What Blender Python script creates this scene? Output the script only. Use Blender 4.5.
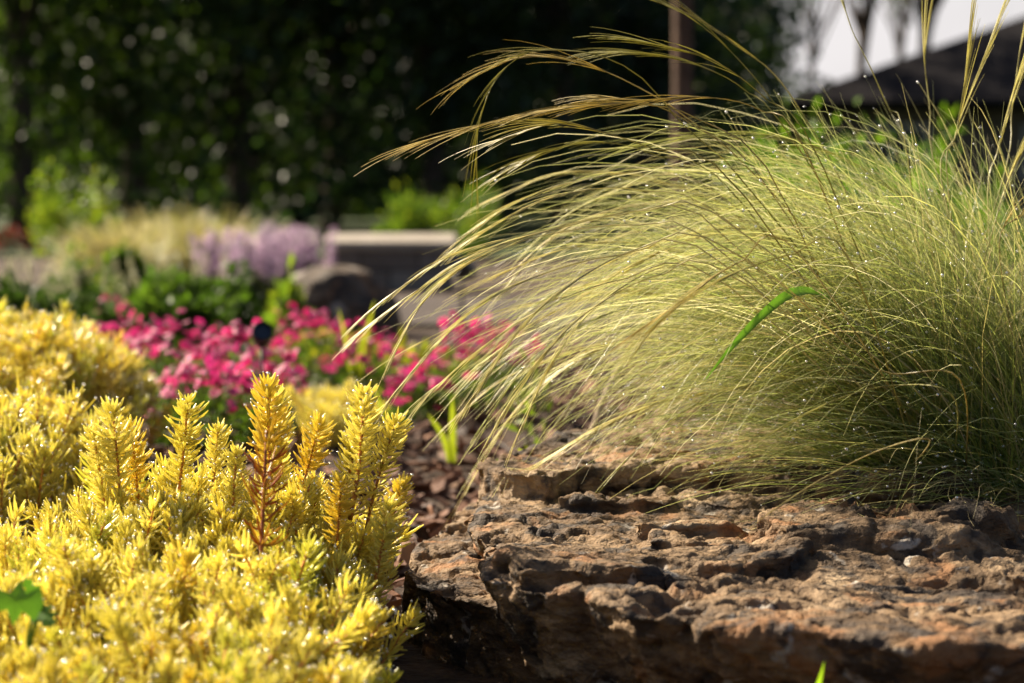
import bpy, math, random
import numpy as np
from mathutils import Vector, Matrix
from mathutils.bvhtree import BVHTree
from math import radians as R

SC = bpy.context.scene
for o in list(bpy.data.objects): bpy.data.objects.remove(o)
COL = SC.collection
random.seed(4); rng = np.random.default_rng(11)

# ---------------------------------------------------------------- camera
W, HH, F = 1024, 683, 2000.0
CAMZ = 0.38
PITCH = math.atan((341.5 - 200) / F)
cam_d = bpy.data.cameras.new('camera'); cam = bpy.data.objects.new('camera', cam_d); COL.objects.link(cam)
cam.location = (0, 0, CAMZ); cam.rotation_euler = (math.pi/2 - PITCH, 0, 0)
cam_d.sensor_width = 36; cam_d.lens = 36 * F / W
cam_d.clip_start = 0.05; cam_d.clip_end = 2000
cam_d.dof.use_dof = True; cam_d.dof.focus_distance = 1.64; cam_d.dof.aperture_fstop = 6.0
SC.camera = cam
SC.render.engine = 'CYCLES'
try:
    SC.cycles.use_denoising = True; SC.cycles.denoiser = 'OPENIMAGEDENOISE'
except Exception: pass
SC.cycles.max_bounces = 8; SC.cycles.transparent_max_bounces = 8
SC.cycles.sample_clamp_indirect = 6.0

# ---------------------------------------------------------------- sky and sun
SUN_EL, SUN_AZ = R(35), R(-51)          # azimuth measured from +Y, negative = to the left
sdir = Vector((math.sin(SUN_AZ)*math.cos(SUN_EL), math.cos(SUN_AZ)*math.cos(SUN_EL), math.sin(SUN_EL)))
world = bpy.data.worlds.new('World'); SC.world = world; world.use_nodes = True
nt = world.node_tree; bg = nt.nodes['Background']
sky = nt.nodes.new('ShaderNodeTexSky'); sky.sky_type = 'NISHITA'; sky.sun_disc = False
sky.sun_elevation = SUN_EL; sky.sun_rotation = SUN_AZ
sky.dust_density = 4.5; sky.air_density = 0.8
geo = nt.nodes.new('ShaderNodeTexCoord'); sx = nt.nodes.new('ShaderNodeSeparateXYZ'); nt.links.new(geo.outputs['Generated'], sx.inputs[0])
def wmap(src, a, b, lo, hi):
    m = nt.nodes.new('ShaderNodeMapRange'); m.interpolation_type = 'SMOOTHSTEP'
    for k, v in zip(('From Min','From Max','To Min','To Max'), (a, b, lo, hi)): m.inputs[k].default_value = v
    nt.links.new(src, m.inputs['Value']); return m.outputs[0]
wn = nt.nodes.new('ShaderNodeTexNoise'); wn.inputs['Scale'].default_value = 5; wn.inputs['Detail'].default_value = 5
nt.links.new(geo.outputs['Generated'], wn.inputs['Vector'])
f1 = wmap(sx.outputs['Z'], .10, .34, 1, 0); f2 = wmap(sx.outputs['Y'], .2, .6, 0, 1); f3 = wmap(wn.outputs['Fac'], .25, .55, .65, 1)
def wmul(a, b):
    m = nt.nodes.new('ShaderNodeMath'); m.operation = 'MULTIPLY'; nt.links.new(a, m.inputs[0]); nt.links.new(b, m.inputs[1]); return m.outputs[0]
cl = nt.nodes.new('ShaderNodeMix'); cl.data_type = 'RGBA'; f4 = wmap(sx.outputs['X'], -.15, .10, .30, 1); nt.links.new(wmul(wmul(wmul(f1, f2), f3), f4), cl.inputs[0])     # white bank added to brighten the low sky, drawn as cloud
nt.links.new(sky.outputs[0], cl.inputs[6]); cl.inputs[7].default_value = (6.8, 6.5, 6.5, 1)
nt.links.new(cl.outputs[2], bg.inputs[0]); bg.inputs[1].default_value = 0.05
ld = bpy.data.lights.new('sun', 'SUN'); ld.energy = 5.0; ld.angle = R(0.5); ld.color = (1.0, 0.86, 0.66)
sun = bpy.data.objects.new('sun', ld); COL.objects.link(sun); sun.location = sdir * 30
sun.rotation_euler = (-sdir).to_track_quat('-Z', 'Y').to_euler()
SC.view_settings.view_transform = 'Standard'; SC.view_settings.look = 'None'
SC.view_settings.exposure = 1.4; SC.view_settings.gamma = 1.0
SC.view_settings.use_curve_mapping = False

# ---------------------------------------------------------------- placing helpers
def at(px, py, Y):
    """point of the place seen at that pixel, on the plane y = Y"""
    cx, cy = (px - 512) / F, -(py - 341.5) / F
    d = Vector((cx, math.cos(PITCH) + cy*math.sin(PITCH), -math.sin(PITCH) + cy*math.cos(PITCH)))
    return Vector((0, 0, CAMZ)) + d * (Y / d.y)
def atz(px, py, z):
    cx, cy = (px - 512) / F, -(py - 341.5) / F
    d = Vector((cx, math.cos(PITCH) + cy*math.sin(PITCH), -math.sin(PITCH) + cy*math.cos(PITCH)))
    return Vector((0, 0, CAMZ)) + d * ((z - CAMZ) / d.z)
def U(a, b, n=None): return rng.uniform(a, b, n)

def tag(o, label=None, cat=None, group=None, kind=None):
    if label: o['label'] = label
    if cat: o['category'] = cat
    if group: o['group'] = group
    if kind: o['kind'] = kind
    return o
def empty(name, loc, label, cat, group=None):
    o = bpy.data.objects.new(name, None); COL.objects.link(o); o.location = loc
    o.empty_display_size = 0.05
    return tag(o, label, cat, group)
def link(name, me, parent=None, loc=None, rot=None, scale=None):
    o = bpy.data.objects.new(name, me); COL.objects.link(o)
    if parent: o.parent = parent
    if loc is not None: o.location = loc
    if rot is not None: o.rotation_euler = rot
    if scale is not None: o.scale = (scale,)*3 if isinstance(scale, (int, float)) else scale
    return o

class MB:
    """collects vertices, faces, material numbers and a per-vertex tint, builds ONE mesh"""
    def __init__(s): s.v=[]; s.f=[]; s.m=[]; s.c=[]; s.n=0
    def add(s, v, f, col=(1,1,1), mi=0):
        v = np.asarray(v, float).reshape(-1, 3); f = np.asarray(f, int)
        col = np.asarray(col, float)
        if col.ndim == 1: col = np.tile(col, (len(v), 1))
        s.v.append(v); s.f.append(f + s.n); s.c.append(col); s.m.append(np.full(len(f), mi)); s.n += len(v)
        return s
    def arrays(s):
        return s.v, s.f, s.m, s.c
    def mesh(s, name, mats, smooth=True):
        me = bpy.data.meshes.new(name)
        v = np.concatenate(s.v); c = np.concatenate(s.c); m = np.concatenate(s.m)
        lens = np.concatenate([np.full(len(f), f.shape[1]) for f in s.f])
        idx = np.concatenate([f.ravel() for f in s.f])
        me.vertices.add(len(v)); me.vertices.foreach_set('co', v.ravel())
        me.loops.add(len(idx)); me.loops.foreach_set('vertex_index', idx.astype(np.int32))
        me.polygons.add(len(lens))
        st = np.zeros(len(lens), np.int32); st[1:] = np.cumsum(lens)[:-1]
        me.polygons.foreach_set('loop_start', st); me.polygons.foreach_set('loop_total', lens.astype(np.int32))
        for mt in mats: me.materials.append(mt)
        me.polygons.foreach_set('material_index', m.astype(np.int32))
        me.update(calc_edges=True)
        me.polygons.foreach_set('use_smooth', np.full(len(lens), smooth))
        a = me.attributes.new('tint', 'FLOAT_COLOR', 'POINT')
        a.data.foreach_set('color', np.column_stack([c, np.ones(len(c))]).ravel())
        me.validate(verbose=False)
        return me
    def obj(s, name, mats, parent=None, smooth=True, **k):
        if not isinstance(mats, (list, tuple)): mats = [mats]
        return link(name, s.mesh(name, mats, smooth), parent, **k)

def unit(a): return a / np.maximum(np.linalg.norm(a, axis=-1, keepdims=True), 1e-9)
def tubes(mb, P, Rad, sides=3, col=(1,1,1), mi=0, cap=True):
    """P: N,K,3 paths, Rad: N,K radii, col: 3 or N,3"""
    P = np.asarray(P, float); N, K, _ = P.shape
    Rad = np.broadcast_to(np.asarray(Rad, float), (N, K))
    T = unit(np.gradient(P, axis=1))
    ref = np.cross(T[:, 0], T[:, -1]) + 1e-3*np.array([0.31, 0.87, 0.38]); ref = unit(ref)[:, None, :]
    A = unit(np.cross(T, ref)); B = np.cross(T, A)
    ang = np.arange(sides) * 2*np.pi/sides
    if sides == 2:                      # a flat blade
        rt = U(0, np.pi, N)[:, None, None]; S = (np.cos(rt)*A + np.sin(rt)*B)*Rad[..., None]
        v = np.stack([P-S, P+S], 2).reshape(-1, 3)
        i = (np.arange(N)[:, None]*K + np.arange(K-1)[None]).reshape(-1)*2
        f = np.stack([i, i+1, i+3, i+2], -1); col = np.asarray(col, float)
        c = np.repeat(col, K*2, axis=0) if col.ndim == 2 else (np.repeat(col.reshape(-1, 3), 2, axis=0) if col.ndim == 3 else col)
        mb.add(v, f, c, mi); return mb
    ring = P[:, :, None, :] + Rad[:, :, None, None]*(np.cos(ang)[None,None,:,None]*A[:, :, None, :] + np.sin(ang)[None,None,:,None]*B[:, :, None, :])
    v = ring.reshape(-1, 3)
    base = (np.arange(N)[:, None, None]*K + np.arange(K-1)[None, :, None])*sides
    j = np.arange(sides)[None, None, :]; jn = (j+1) % sides
    f = np.stack([base+j, base+jn, base+sides+jn, base+sides+j], -1).reshape(-1, 4)
    col = np.asarray(col, float)
    if col.ndim == 2: c = np.repeat(col, K*sides, axis=0)
    elif col.ndim == 3: c = np.repeat(col.reshape(-1, 3), sides, axis=0)
    else: c = col
    mb.add(v, f, c, mi)
    if cap and sides > 3:
        e = (np.arange(N)[:, None]*K + (K-1))*sides + np.arange(sides)[None]
        mb.f.append(e + mb.n - len(v)); mb.m.append(np.full(N, mi))
        e = (np.arange(N)[:, None]*K)*sides + np.arange(sides)[None, ::-1]
        mb.f.append(e + mb.n - len(v)); mb.m.append(np.full(N, mi))
    return mb
def catmull(pts, n):
    p = np.asarray(pts, float); p = np.vstack([2*p[0]-p[1], p, 2*p[-1]-p[-2]])
    out = []
    ts = np.linspace(0, len(p)-3 - 1e-6, n)
    for t in ts:
        i = int(t); u = t - i; a, b, c, d = p[i:i+4]
        out.append(0.5*((2*b)+(-a+c)*u+(2*a-5*b+4*c-d)*u*u+(-a+3*b-3*c+d)*u**3))
    return np.array(out)
def rand_unit(n):
    v = rng.normal(size=(n, 3)); return unit(v)
def leaf_cards(mb, pos, direc, L, Wd, col, mi=0, fold=0.25):
    """pointed leaves, six vertices, folded along the midrib and drooping at the tip"""
    n = len(pos); L = np.broadcast_to(L, (n,))[:, None]; Wd = np.broadcast_to(Wd, (n,))[:, None]
    d = unit(direc); s = unit(np.cross(d, rand_unit(n))); nn = np.cross(s, d)
    up = np.array([0, 0, 1.0])
    a = pos; e = pos + d*L - up*L*0.12
    m = pos + d*L*0.5 + nn*Wd*fold*0
    l = m + s*Wd*0.5 + nn*Wd*fold; r = m - s*Wd*0.5 + nn*Wd*fold
    v = np.stack([a, l, e, r, m], 1).reshape(-1, 3)
    b = np.arange(n)[:, None]*5
    f = np.concatenate([b+np.array([[0,4,1]]), b+np.array([[1,4,2]]), b+np.array([[0,3,4]]), b+np.array([[3,2,4]])])
    col = np.asarray(col, float)
    c = np.repeat(col, 5, 0) if col.ndim == 2 else col
    mb.add(v, f, c, mi)
_t = (1+5**.5)/2
ICO_V = unit(np.array([(-1,_t,0),(1,_t,0),(-1,-_t,0),(1,-_t,0),(0,-1,_t),(0,1,_t),(0,-1,-_t),(0,1,-_t),(_t,0,-1),(_t,0,1),(-_t,0,-1),(-_t,0,1)], float))
ICO_F = np.array([(0,11,5),(0,5,1),(0,1,7),(0,7,10),(0,10,11),(1,5,9),(5,11,4),(11,10,2),(10,7,6),(7,1,8),(3,9,4),(3,4,2),(3,2,6),(3,6,8),(3,8,9),(4,9,5),(2,4,11),(6,2,10),(8,6,7),(9,8,1)])
def _sub(v, f):
    v = [tuple(x) for x in v]; idx = {}
    def mid(a, b):
        k = (min(a,b), max(a,b))
        if k not in idx:
            m = (np.array(v[a])+np.array(v[b])); m /= np.linalg.norm(m); v.append(tuple(m)); idx[k] = len(v)-1
        return idx[k]
    o = []
    for a, b, c in f:
        ab, bc, ca = mid(a,b), mid(b,c), mid(c,a); o += [(a,ab,ca),(b,bc,ab),(c,ca,bc),(ab,bc,ca)]
    return np.array(v), np.array(o)
ICO1_V, ICO1_F = _sub(ICO_V, ICO_F); ICO2_V, ICO2_F = _sub(ICO1_V, ICO1_F); ICO3_V, ICO3_F = _sub(ICO2_V, ICO2_F)
ICO4_V, ICO4_F = _sub(ICO3_V, ICO3_F)
def beads(mb, pos, r, col=(1,1,1), mi=0, lod=1):
    V, Fc = (ICO1_V, ICO1_F) if lod else (ICO_V, ICO_F)
    n = len(pos)
    if n == 0: return
    r = np.broadcast_to(r, (n,))
    v = (pos[:, None, :] + V[None]*r[:, None, None]).reshape(-1, 3)
    f = (np.arange(n)[:, None, None]*len(V) + Fc[None]).reshape(-1, 3)
    mb.add(v, f, col, mi)
def box(mb, c, s, col=(1,1,1), mi=0, rz=0.0, bev=0.0):
    x, y, z = [k/2 for k in s]; b = min(bev, x*.9, y*.9, z*.9)
    if b <= 0:
        v = np.array([(i*x, j*y, k*z) for k in (-1,1) for j in (-1,1) for i in (-1,1)], float)
        f = [(0,2,3,1),(4,5,7,6),(0,1,5,4),(2,6,7,3),(0,4,6,2),(1,3,7,5)]
        fs = [np.array(f)]
    else:
        v = []; 
        for k in (-1,1):
            for j in (-1,1):
                for i in (-1,1):
                    v += [(i*(x), j*(y-b), k*(z-b)), (i*(x-b), j*y, k*(z-b)), (i*(x-b), j*(y-b), k*z)]
        v = np.array(v); id_ = lambda i,j,k,a: (((k>0)*4+(j>0)*2+(i>0))*3+a)
        q = []; t = []
        for s_ in (-1,1):
            q.append([id_(s_,-1,-1,0), id_(s_,1,-1,0), id_(s_,1,1,0), id_(s_,-1,1,0)][::s_])
            q.append([id_(-1,s_,-1,1), id_(1,s_,-1,1), id_(1,s_,1,1), id_(-1,s_,1,1)][::-s_])
            q.append([id_(-1,-1,s_,2), id_(1,-1,s_,2), id_(1,1,s_,2), id_(-1,1,s_,2)][::s_])
        for a in (-1,1):
            for b_ in (-1,1):
                q.append([id_(a,b_,-1,0), id_(a,b_,1,0), id_(a,b_,1,1), id_(a,b_,-1,1)])
                q.append([id_(a,-1,b_,0), id_(a,1,b_,0), id_(a,1,b_,2), id_(a,-1,b_,2)])
                q.append([id_(-1,a,b_,1), id_(1,a,b_,1), id_(1,a,b_,2), id_(-1,a,b_,2)])
        for k in (-1,1):
            for j in (-1,1):
                for i in (-1,1): t.append([id_(i,j,k,0), id_(i,j,k,1), id_(i,j,k,2)])
        fs = [np.array(q), np.array(t)]
    ca, sa = math.cos(rz), math.sin(rz)
    v = np.column_stack([v[:,0]*ca - v[:,1]*sa, v[:,0]*sa + v[:,1]*ca, v[:,2]]) + np.array(c)
    n0 = mb.n; mb.add(v, fs[0], col, mi)
    for g in fs[1:]:
        mb.f.append(g + n0); mb.m.append(np.full(len(g), mi))

# smooth lattice noise in numpy
_perm = rng.permutation(4096)
_grad = rng.uniform(-1, 1, 4096)
def vnoise(p):
    p = np.asarray(p, float); i = np.floor(p).astype(int); f = p - i; u = f*f*f*(f*(f*6-15)+10)
    def h(a, b, c): return _grad[_perm[(_perm[(_perm[a & 4095] + b) & 4095] + c) & 4095]]
    x, y, z = i[:,0], i[:,1], i[:,2]; r = 0
    for dx in (0,1):
        wx = u[:,0] if dx else 1-u[:,0]
        for dy in (0,1):
            wy = u[:,1] if dy else 1-u[:,1]
            for dz in (0,1):
                wz = u[:,2] if dz else 1-u[:,2]
                r = r + wx*wy*wz*h(x+dx, y+dy, z+dz)
    return r
def fbm(p, oct=4, lac=2.1, gain=0.5):
    a, r, p = 1.0, 0, np.asarray(p, float)
    for k in range(oct): r = r + a*vnoise(p + 17.3*k); p = p*lac; a *= gain
    return r

# ---------------------------------------------------------------- materials
def new_mat(name):
    m = bpy.data.materials.new(name); m.use_nodes = True
    n = m.node_tree.nodes; p = n['Principled BSDF']; return m, m.node_tree, n, p
def leaf_mat(name, trans=0.4, rough=0.4, spec=0.5, tboost=(1.15, 1.15, 0.8), noise=0.18, nscale=300):
    """thin leaf: reflects and lets sunlight through; tint comes from the leaf's own colour"""
    m, t, n, p = new_mat(name)
    a = n.new('ShaderNodeAttribute'); a.attribute_name = 'tint'
    tc = n.new('ShaderNodeTexCoord'); nz = n.new('ShaderNodeTexNoise'); nz.inputs['Scale'].default_value = nscale
    t.links.new(tc.outputs['Object'], nz.inputs['Vector'])
    mr = n.new('ShaderNodeMapRange'); mr.inputs['To Min'].default_value = 1-noise*1.6; mr.inputs['To Max'].default_value = 1+noise*1.6
    t.links.new(nz.outputs['Fac'], mr.inputs['Value'])
    mx = n.new('ShaderNodeVectorMath'); mx.operation = 'SCALE'
    t.links.new(a.outputs['Color'], mx.inputs[0]); t.links.new(mr.outputs[0], mx.inputs['Scale'])
    t.links.new(mx.outputs[0], p.inputs['Base Color'])
    p.inputs['Roughness'].default_value = rough; p.inputs['Specular IOR Level'].default_value = spec
    tr = n.new('ShaderNodeBsdfTranslucent'); m2 = n.new('ShaderNodeVectorMath'); m2.operation = 'MULTIPLY'
    m2.inputs[1].default_value = tboost; t.links.new(mx.outputs[0], m2.inputs[0]); t.links.new(m2.outputs[0], tr.inputs[0])
    ms = n.new('ShaderNodeMixShader'); ms.inputs[0].default_value = trans
    t.links.new(p.outputs[0], ms.inputs[1]); t.links.new(tr.outputs[0], ms.inputs[2])
    t.links.new(ms.outputs[0], n['Material Output'].inputs[0]); return m
def ramp(n, t, src, stops):
    r = n.new('ShaderNodeValToRGB'); cr = r.color_ramp
    while len(cr.elements) < len(stops): cr.elements.new(0.5)
    for e, (pos, c) in zip(cr.elements, stops): e.position = pos; e.color = (*c, 1)
    t.links.new(src, r.inputs[0]); return r
def rough_mat(name, stops, scale, rough=0.9, bump=0.3, bscale=None, detail=8, dist=0.01, spec=0.3):
    m, t, n, p = new_mat(name)
    tc = n.new('ShaderNodeTexCoord'); nz = n.new('ShaderNodeTexNoise'); nz.inputs['Scale'].default_value = scale; nz.inputs['Detail'].default_value = detail
    t.links.new(tc.outputs['Object'], nz.inputs['Vector'])
    r = ramp(n, t, nz.outputs['Fac'], stops); t.links.new(r.outputs[0], p.inputs['Base Color'])
    p.inputs['Roughness'].default_value = rough; p.inputs['Specular IOR Level'].default_value = spec
    n2 = n.new('ShaderNodeTexNoise'); n2.inputs['Scale'].default_value = bscale or scale*3; n2.inputs['Detail'].default_value = 6
    t.links.new(tc.outputs['Object'], n2.inputs['Vector'])
    b = n.new('ShaderNodeBump'); b.inputs['Strength'].default_value = bump; b.inputs['Distance'].default_value = dist
    t.links.new(n2.outputs['Fac'], b.inputs['Height']); t.links.new(b.outputs[0], p.inputs['Normal']); return m
def tint_mat(name, rough=0.85, spec=0.3, bump=0.4, bscale=200, dist=0.002):
    m, t, n, p = new_mat(name)
    a = n.new('ShaderNodeAttribute'); a.attribute_name = 'tint'
    tc = n.new('ShaderNodeTexCoord'); nz = n.new('ShaderNodeTexNoise'); nz.inputs['Scale'].default_value = bscale; nz.inputs['Detail'].default_value = 5
    t.links.new(tc.outputs['Object'], nz.inputs['Vector'])
    mr = n.new('ShaderNodeMapRange'); mr.inputs['To Min'].default_value = 0.6; mr.inputs['To Max'].default_value = 1.4
    t.links.new(nz.outputs['Fac'], mr.inputs['Value'])
    mx = n.new('ShaderNodeVectorMath'); mx.operation = 'SCALE'
    t.links.new(a.outputs['Color'], mx.inputs[0]); t.links.new(mr.outputs[0], mx.inputs['Scale'])
    t.links.new(mx.outputs[0], p.inputs['Base Color'])
    p.inputs['Roughness'].default_value = rough; p.inputs['Specular IOR Level'].default_value = spec
    b = n.new('ShaderNodeBump'); b.inputs['Strength'].default_value = bump; b.inputs['Distance'].default_value = dist
    t.links.new(nz.outputs['Fac'], b.inputs['Height']); t.links.new(b.outputs[0], p.inputs['Normal']); return m

M_SED = leaf_mat('sedum_leaf', trans=0.6, rough=0.24, spec=0.7, tboost=(1.10, 1.10, 1.35), nscale=220, noise=.1)
M_SEDSTEM = leaf_mat('sedum_stem', trans=0.1, rough=0.5)
M_GRASS = leaf_mat('grass_blade', trans=0.42, rough=0.38, spec=0.5, nscale=60, tboost=(1.1,1.1,.8))
M_AWN = leaf_mat('grass_awn', trans=0.5, rough=0.4, spec=0.5, nscale=60, tboost=(1.05,1.05,.9))
M_LEAF = leaf_mat('shrub_leaf', trans=0.45, rough=0.5, spec=.25, nscale=60, tboost=(1.3,1.4,.5))
M_TREELEAF = leaf_mat('tree_leaf', trans=0.38, rough=0.45, spec=0.35, nscale=3, tboost=(1.5,1.7,.5))
M_PETAL = leaf_mat('petal', trans=0.4, rough=0.5, spec=0.3, nscale=120, tboost=(1.15,.8,.9))
M_BARK = rough_mat('bark', [(0.3,(.05,.035,.026)),(0.7,(.13,.09,.065))], 12, bump=0.8, dist=0.02)
M_CHIP = tint_mat('bark_chip', rough=0.75, bump=0.8, bscale=160)
# dew: water drops made half metallic white, to put strong glints in them
M_DEW, t_, n_, p_ = new_mat('dew'); p_.inputs['Metallic'].default_value = 0.5
p_.inputs['Base Color'].default_value = (1,1,1,1); p_.inputs['Roughness'].default_value = 0.22
p_.inputs['IOR'].default_value = 1.33; p_.inputs['Transmission Weight'].default_value = 0.9
p_.inputs['Specular IOR Level'].default_value = 1.0

# ---------------------------------------------------------------- ground
MOUND = (0.47, 1.98)
def ground_z(x, y):
    x = np.asarray(x, float); y = np.asarray(y, float)
    r = np.sqrt(((x-MOUND[0])/0.40)**2 + ((y-MOUND[1])/0.26)**2)
    z = 0.115*np.clip(1.25-r, 0, 1)**1.3 / (1.0)
    q = np.sqrt(((x+0.27)/0.34)**2 + ((y-1.62)/0.6)**2)
    z = z + 0.02*np.clip(1.2-q, 0, 1)
    near = np.exp(-np.maximum(0, y-3)/6)
    pts = np.stack([x*3, y*3, np.zeros_like(x)], -1).reshape(-1, 3)
    n = fbm(pts, 3).reshape(x.shape)
    return z + 0.018*n*near
def sheet(name, x0, x1, y0, y1, nx, ny, mat, off=0.0, warp=1.0, fz=ground_z):
    uy = np.linspace(0, 1, ny)**warp; ys = y0 + (y1-y0)*uy
    xs = np.linspace(-1, 1, nx); xs = np.sign(xs)*np.abs(xs)**warp; xs = (x0+x1)/2 + xs*(x1-x0)/2
    X, Y = np.meshgrid(xs, ys); Z = fz(X, Y) + off
    v = np.stack([X, Y, Z], -1).reshape(-1, 3)
    i = np.arange(ny-1)[:, None]*nx + np.arange(nx-1)[None]
    f = np.stack([i, i+1, i+nx+1, i+nx], -1).reshape(-1, 4)
    return MB().add(v, f).obj(name, mat)
M_SOIL = rough_mat('soil', [(0.25,(.018,.011,.007)),(0.5,(.05,.03,.018)),(0.75,(.10,.06,.035))], 35, bump=0.9, bscale=120, dist=0.01)
g = sheet('ground', -600, 600, -6, 1200, 340, 420, M_SOIL, warp=4.0); g['kind'] = 'structure'
M_LAWN = rough_mat('lawn_turf', [(0.3,(.02,.035,.008)),(0.6,(.04,.065,.015)),(0.8,(.075,.10,.025))], 1.5, bump=1.0, bscale=40, dist=0.04)
l = sheet('lawn', -60, 60, 13, 90, 60, 60, M_LAWN, off=0.02); l['kind'] = 'structure'
M_PATH = rough_mat('path_gravel', [(0.3,(.04,.03,.026)),(0.7,(.085,.066,.057))], 60, bump=0.6, dist=0.006)
p = sheet('path', -0.75, 0.9, 5.9, 7.6, 40, 40, M_PATH, off=0.012); p['kind'] = 'structure'

# bark mulch on the beds
def mulch():
    n = 13000
    y = 1.5 + 3.6*U(0,1,n)**1.35; x = U(-0.42, 0.42, n)*y*0.75 - 0.02*y
    ok = ~((x > -0.11) & (x < .8) & (y < 1.95))
    x, y = x[ok], y[ok]; n = len(x)
    z = ground_z(x, y) + U(0.0, 0.012, n)
    V = np.array([(-.5,-.4,-.5),(.5,-.5,-.5),(.45,.5,-.5),(-.55,.42,-.5),(-.42,-.3,.5),(.4,-.42,.42),(.38,.36,.5),(-.5,.3,.4)])
    Fq = np.array([(0,3,2,1),(4,5,6,7),(0,1,5,4),(1,2,6,5),(2,3,7,6),(3,0,4,7)])
    sh = U(0,1,n); Lg = np.where(sh < .3, U(.03,.075,n), np.where(sh < .6, U(.006,.016,n), U(.014,.045,n))); Wg = Lg*np.where(sh < .3, U(.06,.16,n), U(.3,.75,n)); Tg = U(.003, .009, n)
    loc = V[None] * np.stack([Lg, Wg, Tg], -1)[:, None, :]*(1+U(-.25,.25,(n,8,3)))
    yaw = U(0, 6.28, n); pit = rng.normal(0, .35, n); rol = rng.normal(0, .35, n)
    cy, sy, cp, sp, cr, sr = np.cos(yaw), np.sin(yaw), np.cos(pit), np.sin(pit), np.cos(rol), np.sin(rol)
    Rm = np.stack([np.stack([cy*cp, cy*sp*sr-sy*cr, cy*sp*cr+sy*sr], -1), np.stack([sy*cp, sy*sp*sr+cy*cr, sy*sp*cr-cy*sr], -1), np.stack([-sp, cp*sr, cp*cr], -1)], -2)
    v = np.einsum('nij,nkj->nki', Rm, loc) + np.stack([x, y, z], -1)[:, None, :]
    f = (np.arange(n)[:, None, None]*8 + Fq[None]).reshape(-1, 4)
    pal = np.array([(.14,.062,.032),(.07,.032,.019),(.20,.095,.05),(.035,.02,.014),(.27,.16,.095)])
    c = pal[rng.choice(5, n, p=[.35,.27,.2,.1,.08])]*U(.7,1.2,(n,1))
    o = MB().add(v.reshape(-1,3), f, np.repeat(c, 8, 0)).obj('bark_mulch', M_CHIP, smooth=False)
    tag(o, 'dark brown bark mulch chips covering the flower bed soil', 'mulch', kind='stuff')
mulch()

# ---------------------------------------------------------------- stone slab
def stone_mat(name, scale=1.0, cols=None):
    m, t, n, p = new_mat(name)
    tc = n.new('ShaderNodeTexCoord'); L = t.links.new
    def nz(s, d=6, dist=0.0, sc=(1,1,1)):
        mp = n.new('ShaderNodeMapping'); mp.inputs['Scale'].default_value = sc; L(tc.outputs['Object'], mp.inputs['Vector'])
        k = n.new('ShaderNodeTexNoise'); k.inputs['Scale'].default_value = s*scale; k.inputs['Detail'].default_value = d; k.inputs['Distortion'].default_value = dist
        L(mp.outputs[0], k.inputs['Vector']); return k.outputs['Fac']
    c1 = ramp(n, t, nz(9, 8, .6), cols or [(0.30,(.05,.032,.019)),(0.45,(.14,.088,.046)),(0.56,(.235,.155,.085)),(0.72,(.37,.28,.18))])
    c2 = ramp(n, t, nz(45, 6, .3, (1,1,2.5)), [(0.3,(.45,.42,.4)),(0.5,(1,1,1)),(0.7,(1.25,1.2,1.1))])
    mx = n.new('ShaderNodeMix'); mx.data_type = 'RGBA'; mx.blend_type = 'MULTIPLY'; mx.inputs[0].default_value = 0.9
    L(c1.outputs[0], mx.inputs[6]); L(c2.outputs[0], mx.inputs[7])
    # orange iron stains
    s1 = ramp(n, t, nz(14, 4, 1.0), [(0.56,(0,0,0)),(0.66,(1,1,1))])
    m2 = n.new('ShaderNodeMix'); m2.data_type = 'RGBA'; m2.blend_type = 'MIX'; L(s1.outputs[0], m2.inputs[0])
    L(mx.outputs[2], m2.inputs[6]); m2.inputs[7].default_value = (.26,.13,.055,1)
    # dark lichen and moss patches
    s2 = ramp(n, t, nz(24, 7, .8), [(0.535,(0,0,0)),(0.60,(1,1,1))])
    s3 = n.new('ShaderNodeMath'); s3.operation = 'MULTIPLY'; L(s2.outputs[0], s3.inputs[0]); s3.inputs[1].default_value = 0.85
    m3 = n.new('ShaderNodeMix'); m3.data_type = 'RGBA'; L(s3.outputs[0], m3.inputs[0]); L(m2.outputs[2], m3.inputs[6]); m3.inputs[7].default_value = (.035,.028,.024,1)
    # pale grey lichen specks
    s4 = ramp(n, t, nz(38, 5, .4), [(0.64,(0,0,0)),(0.70,(1,1,1))])
    m4 = n.new('ShaderNodeMix'); m4.data_type = 'RGBA'; L(s4.outputs[0], m4.inputs[0]); L(m3.outputs[2], m4.inputs[6]); m4.inputs[7].default_value = (.36,.32,.27,1)
    L(m4.outputs[2], p.inputs['Base Color']); p.inputs['Roughness'].default_value = 0.82; p.inputs['Specular IOR Level'].default_value = 0.35
    b1 = n.new('ShaderNodeBump'); b1.inputs['Strength'].default_value = 1.0; b1.inputs['Distance'].default_value = 0.006; L(nz(120, 8, .2, (1,1,1.8)), b1.inputs['Height'])
    b2 = n.new('ShaderNodeBump'); b2.inputs['Strength'].default_value = 0.8; b2.inputs['Distance'].default_value = 0.002; L(nz(420, 5), b2.inputs['Height']); L(b1.outputs[0], b2.inputs['Normal'])
    L(b2.outputs[0], p.inputs['Normal']); return m
M_STONE = stone_mat('sandstone')

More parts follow.
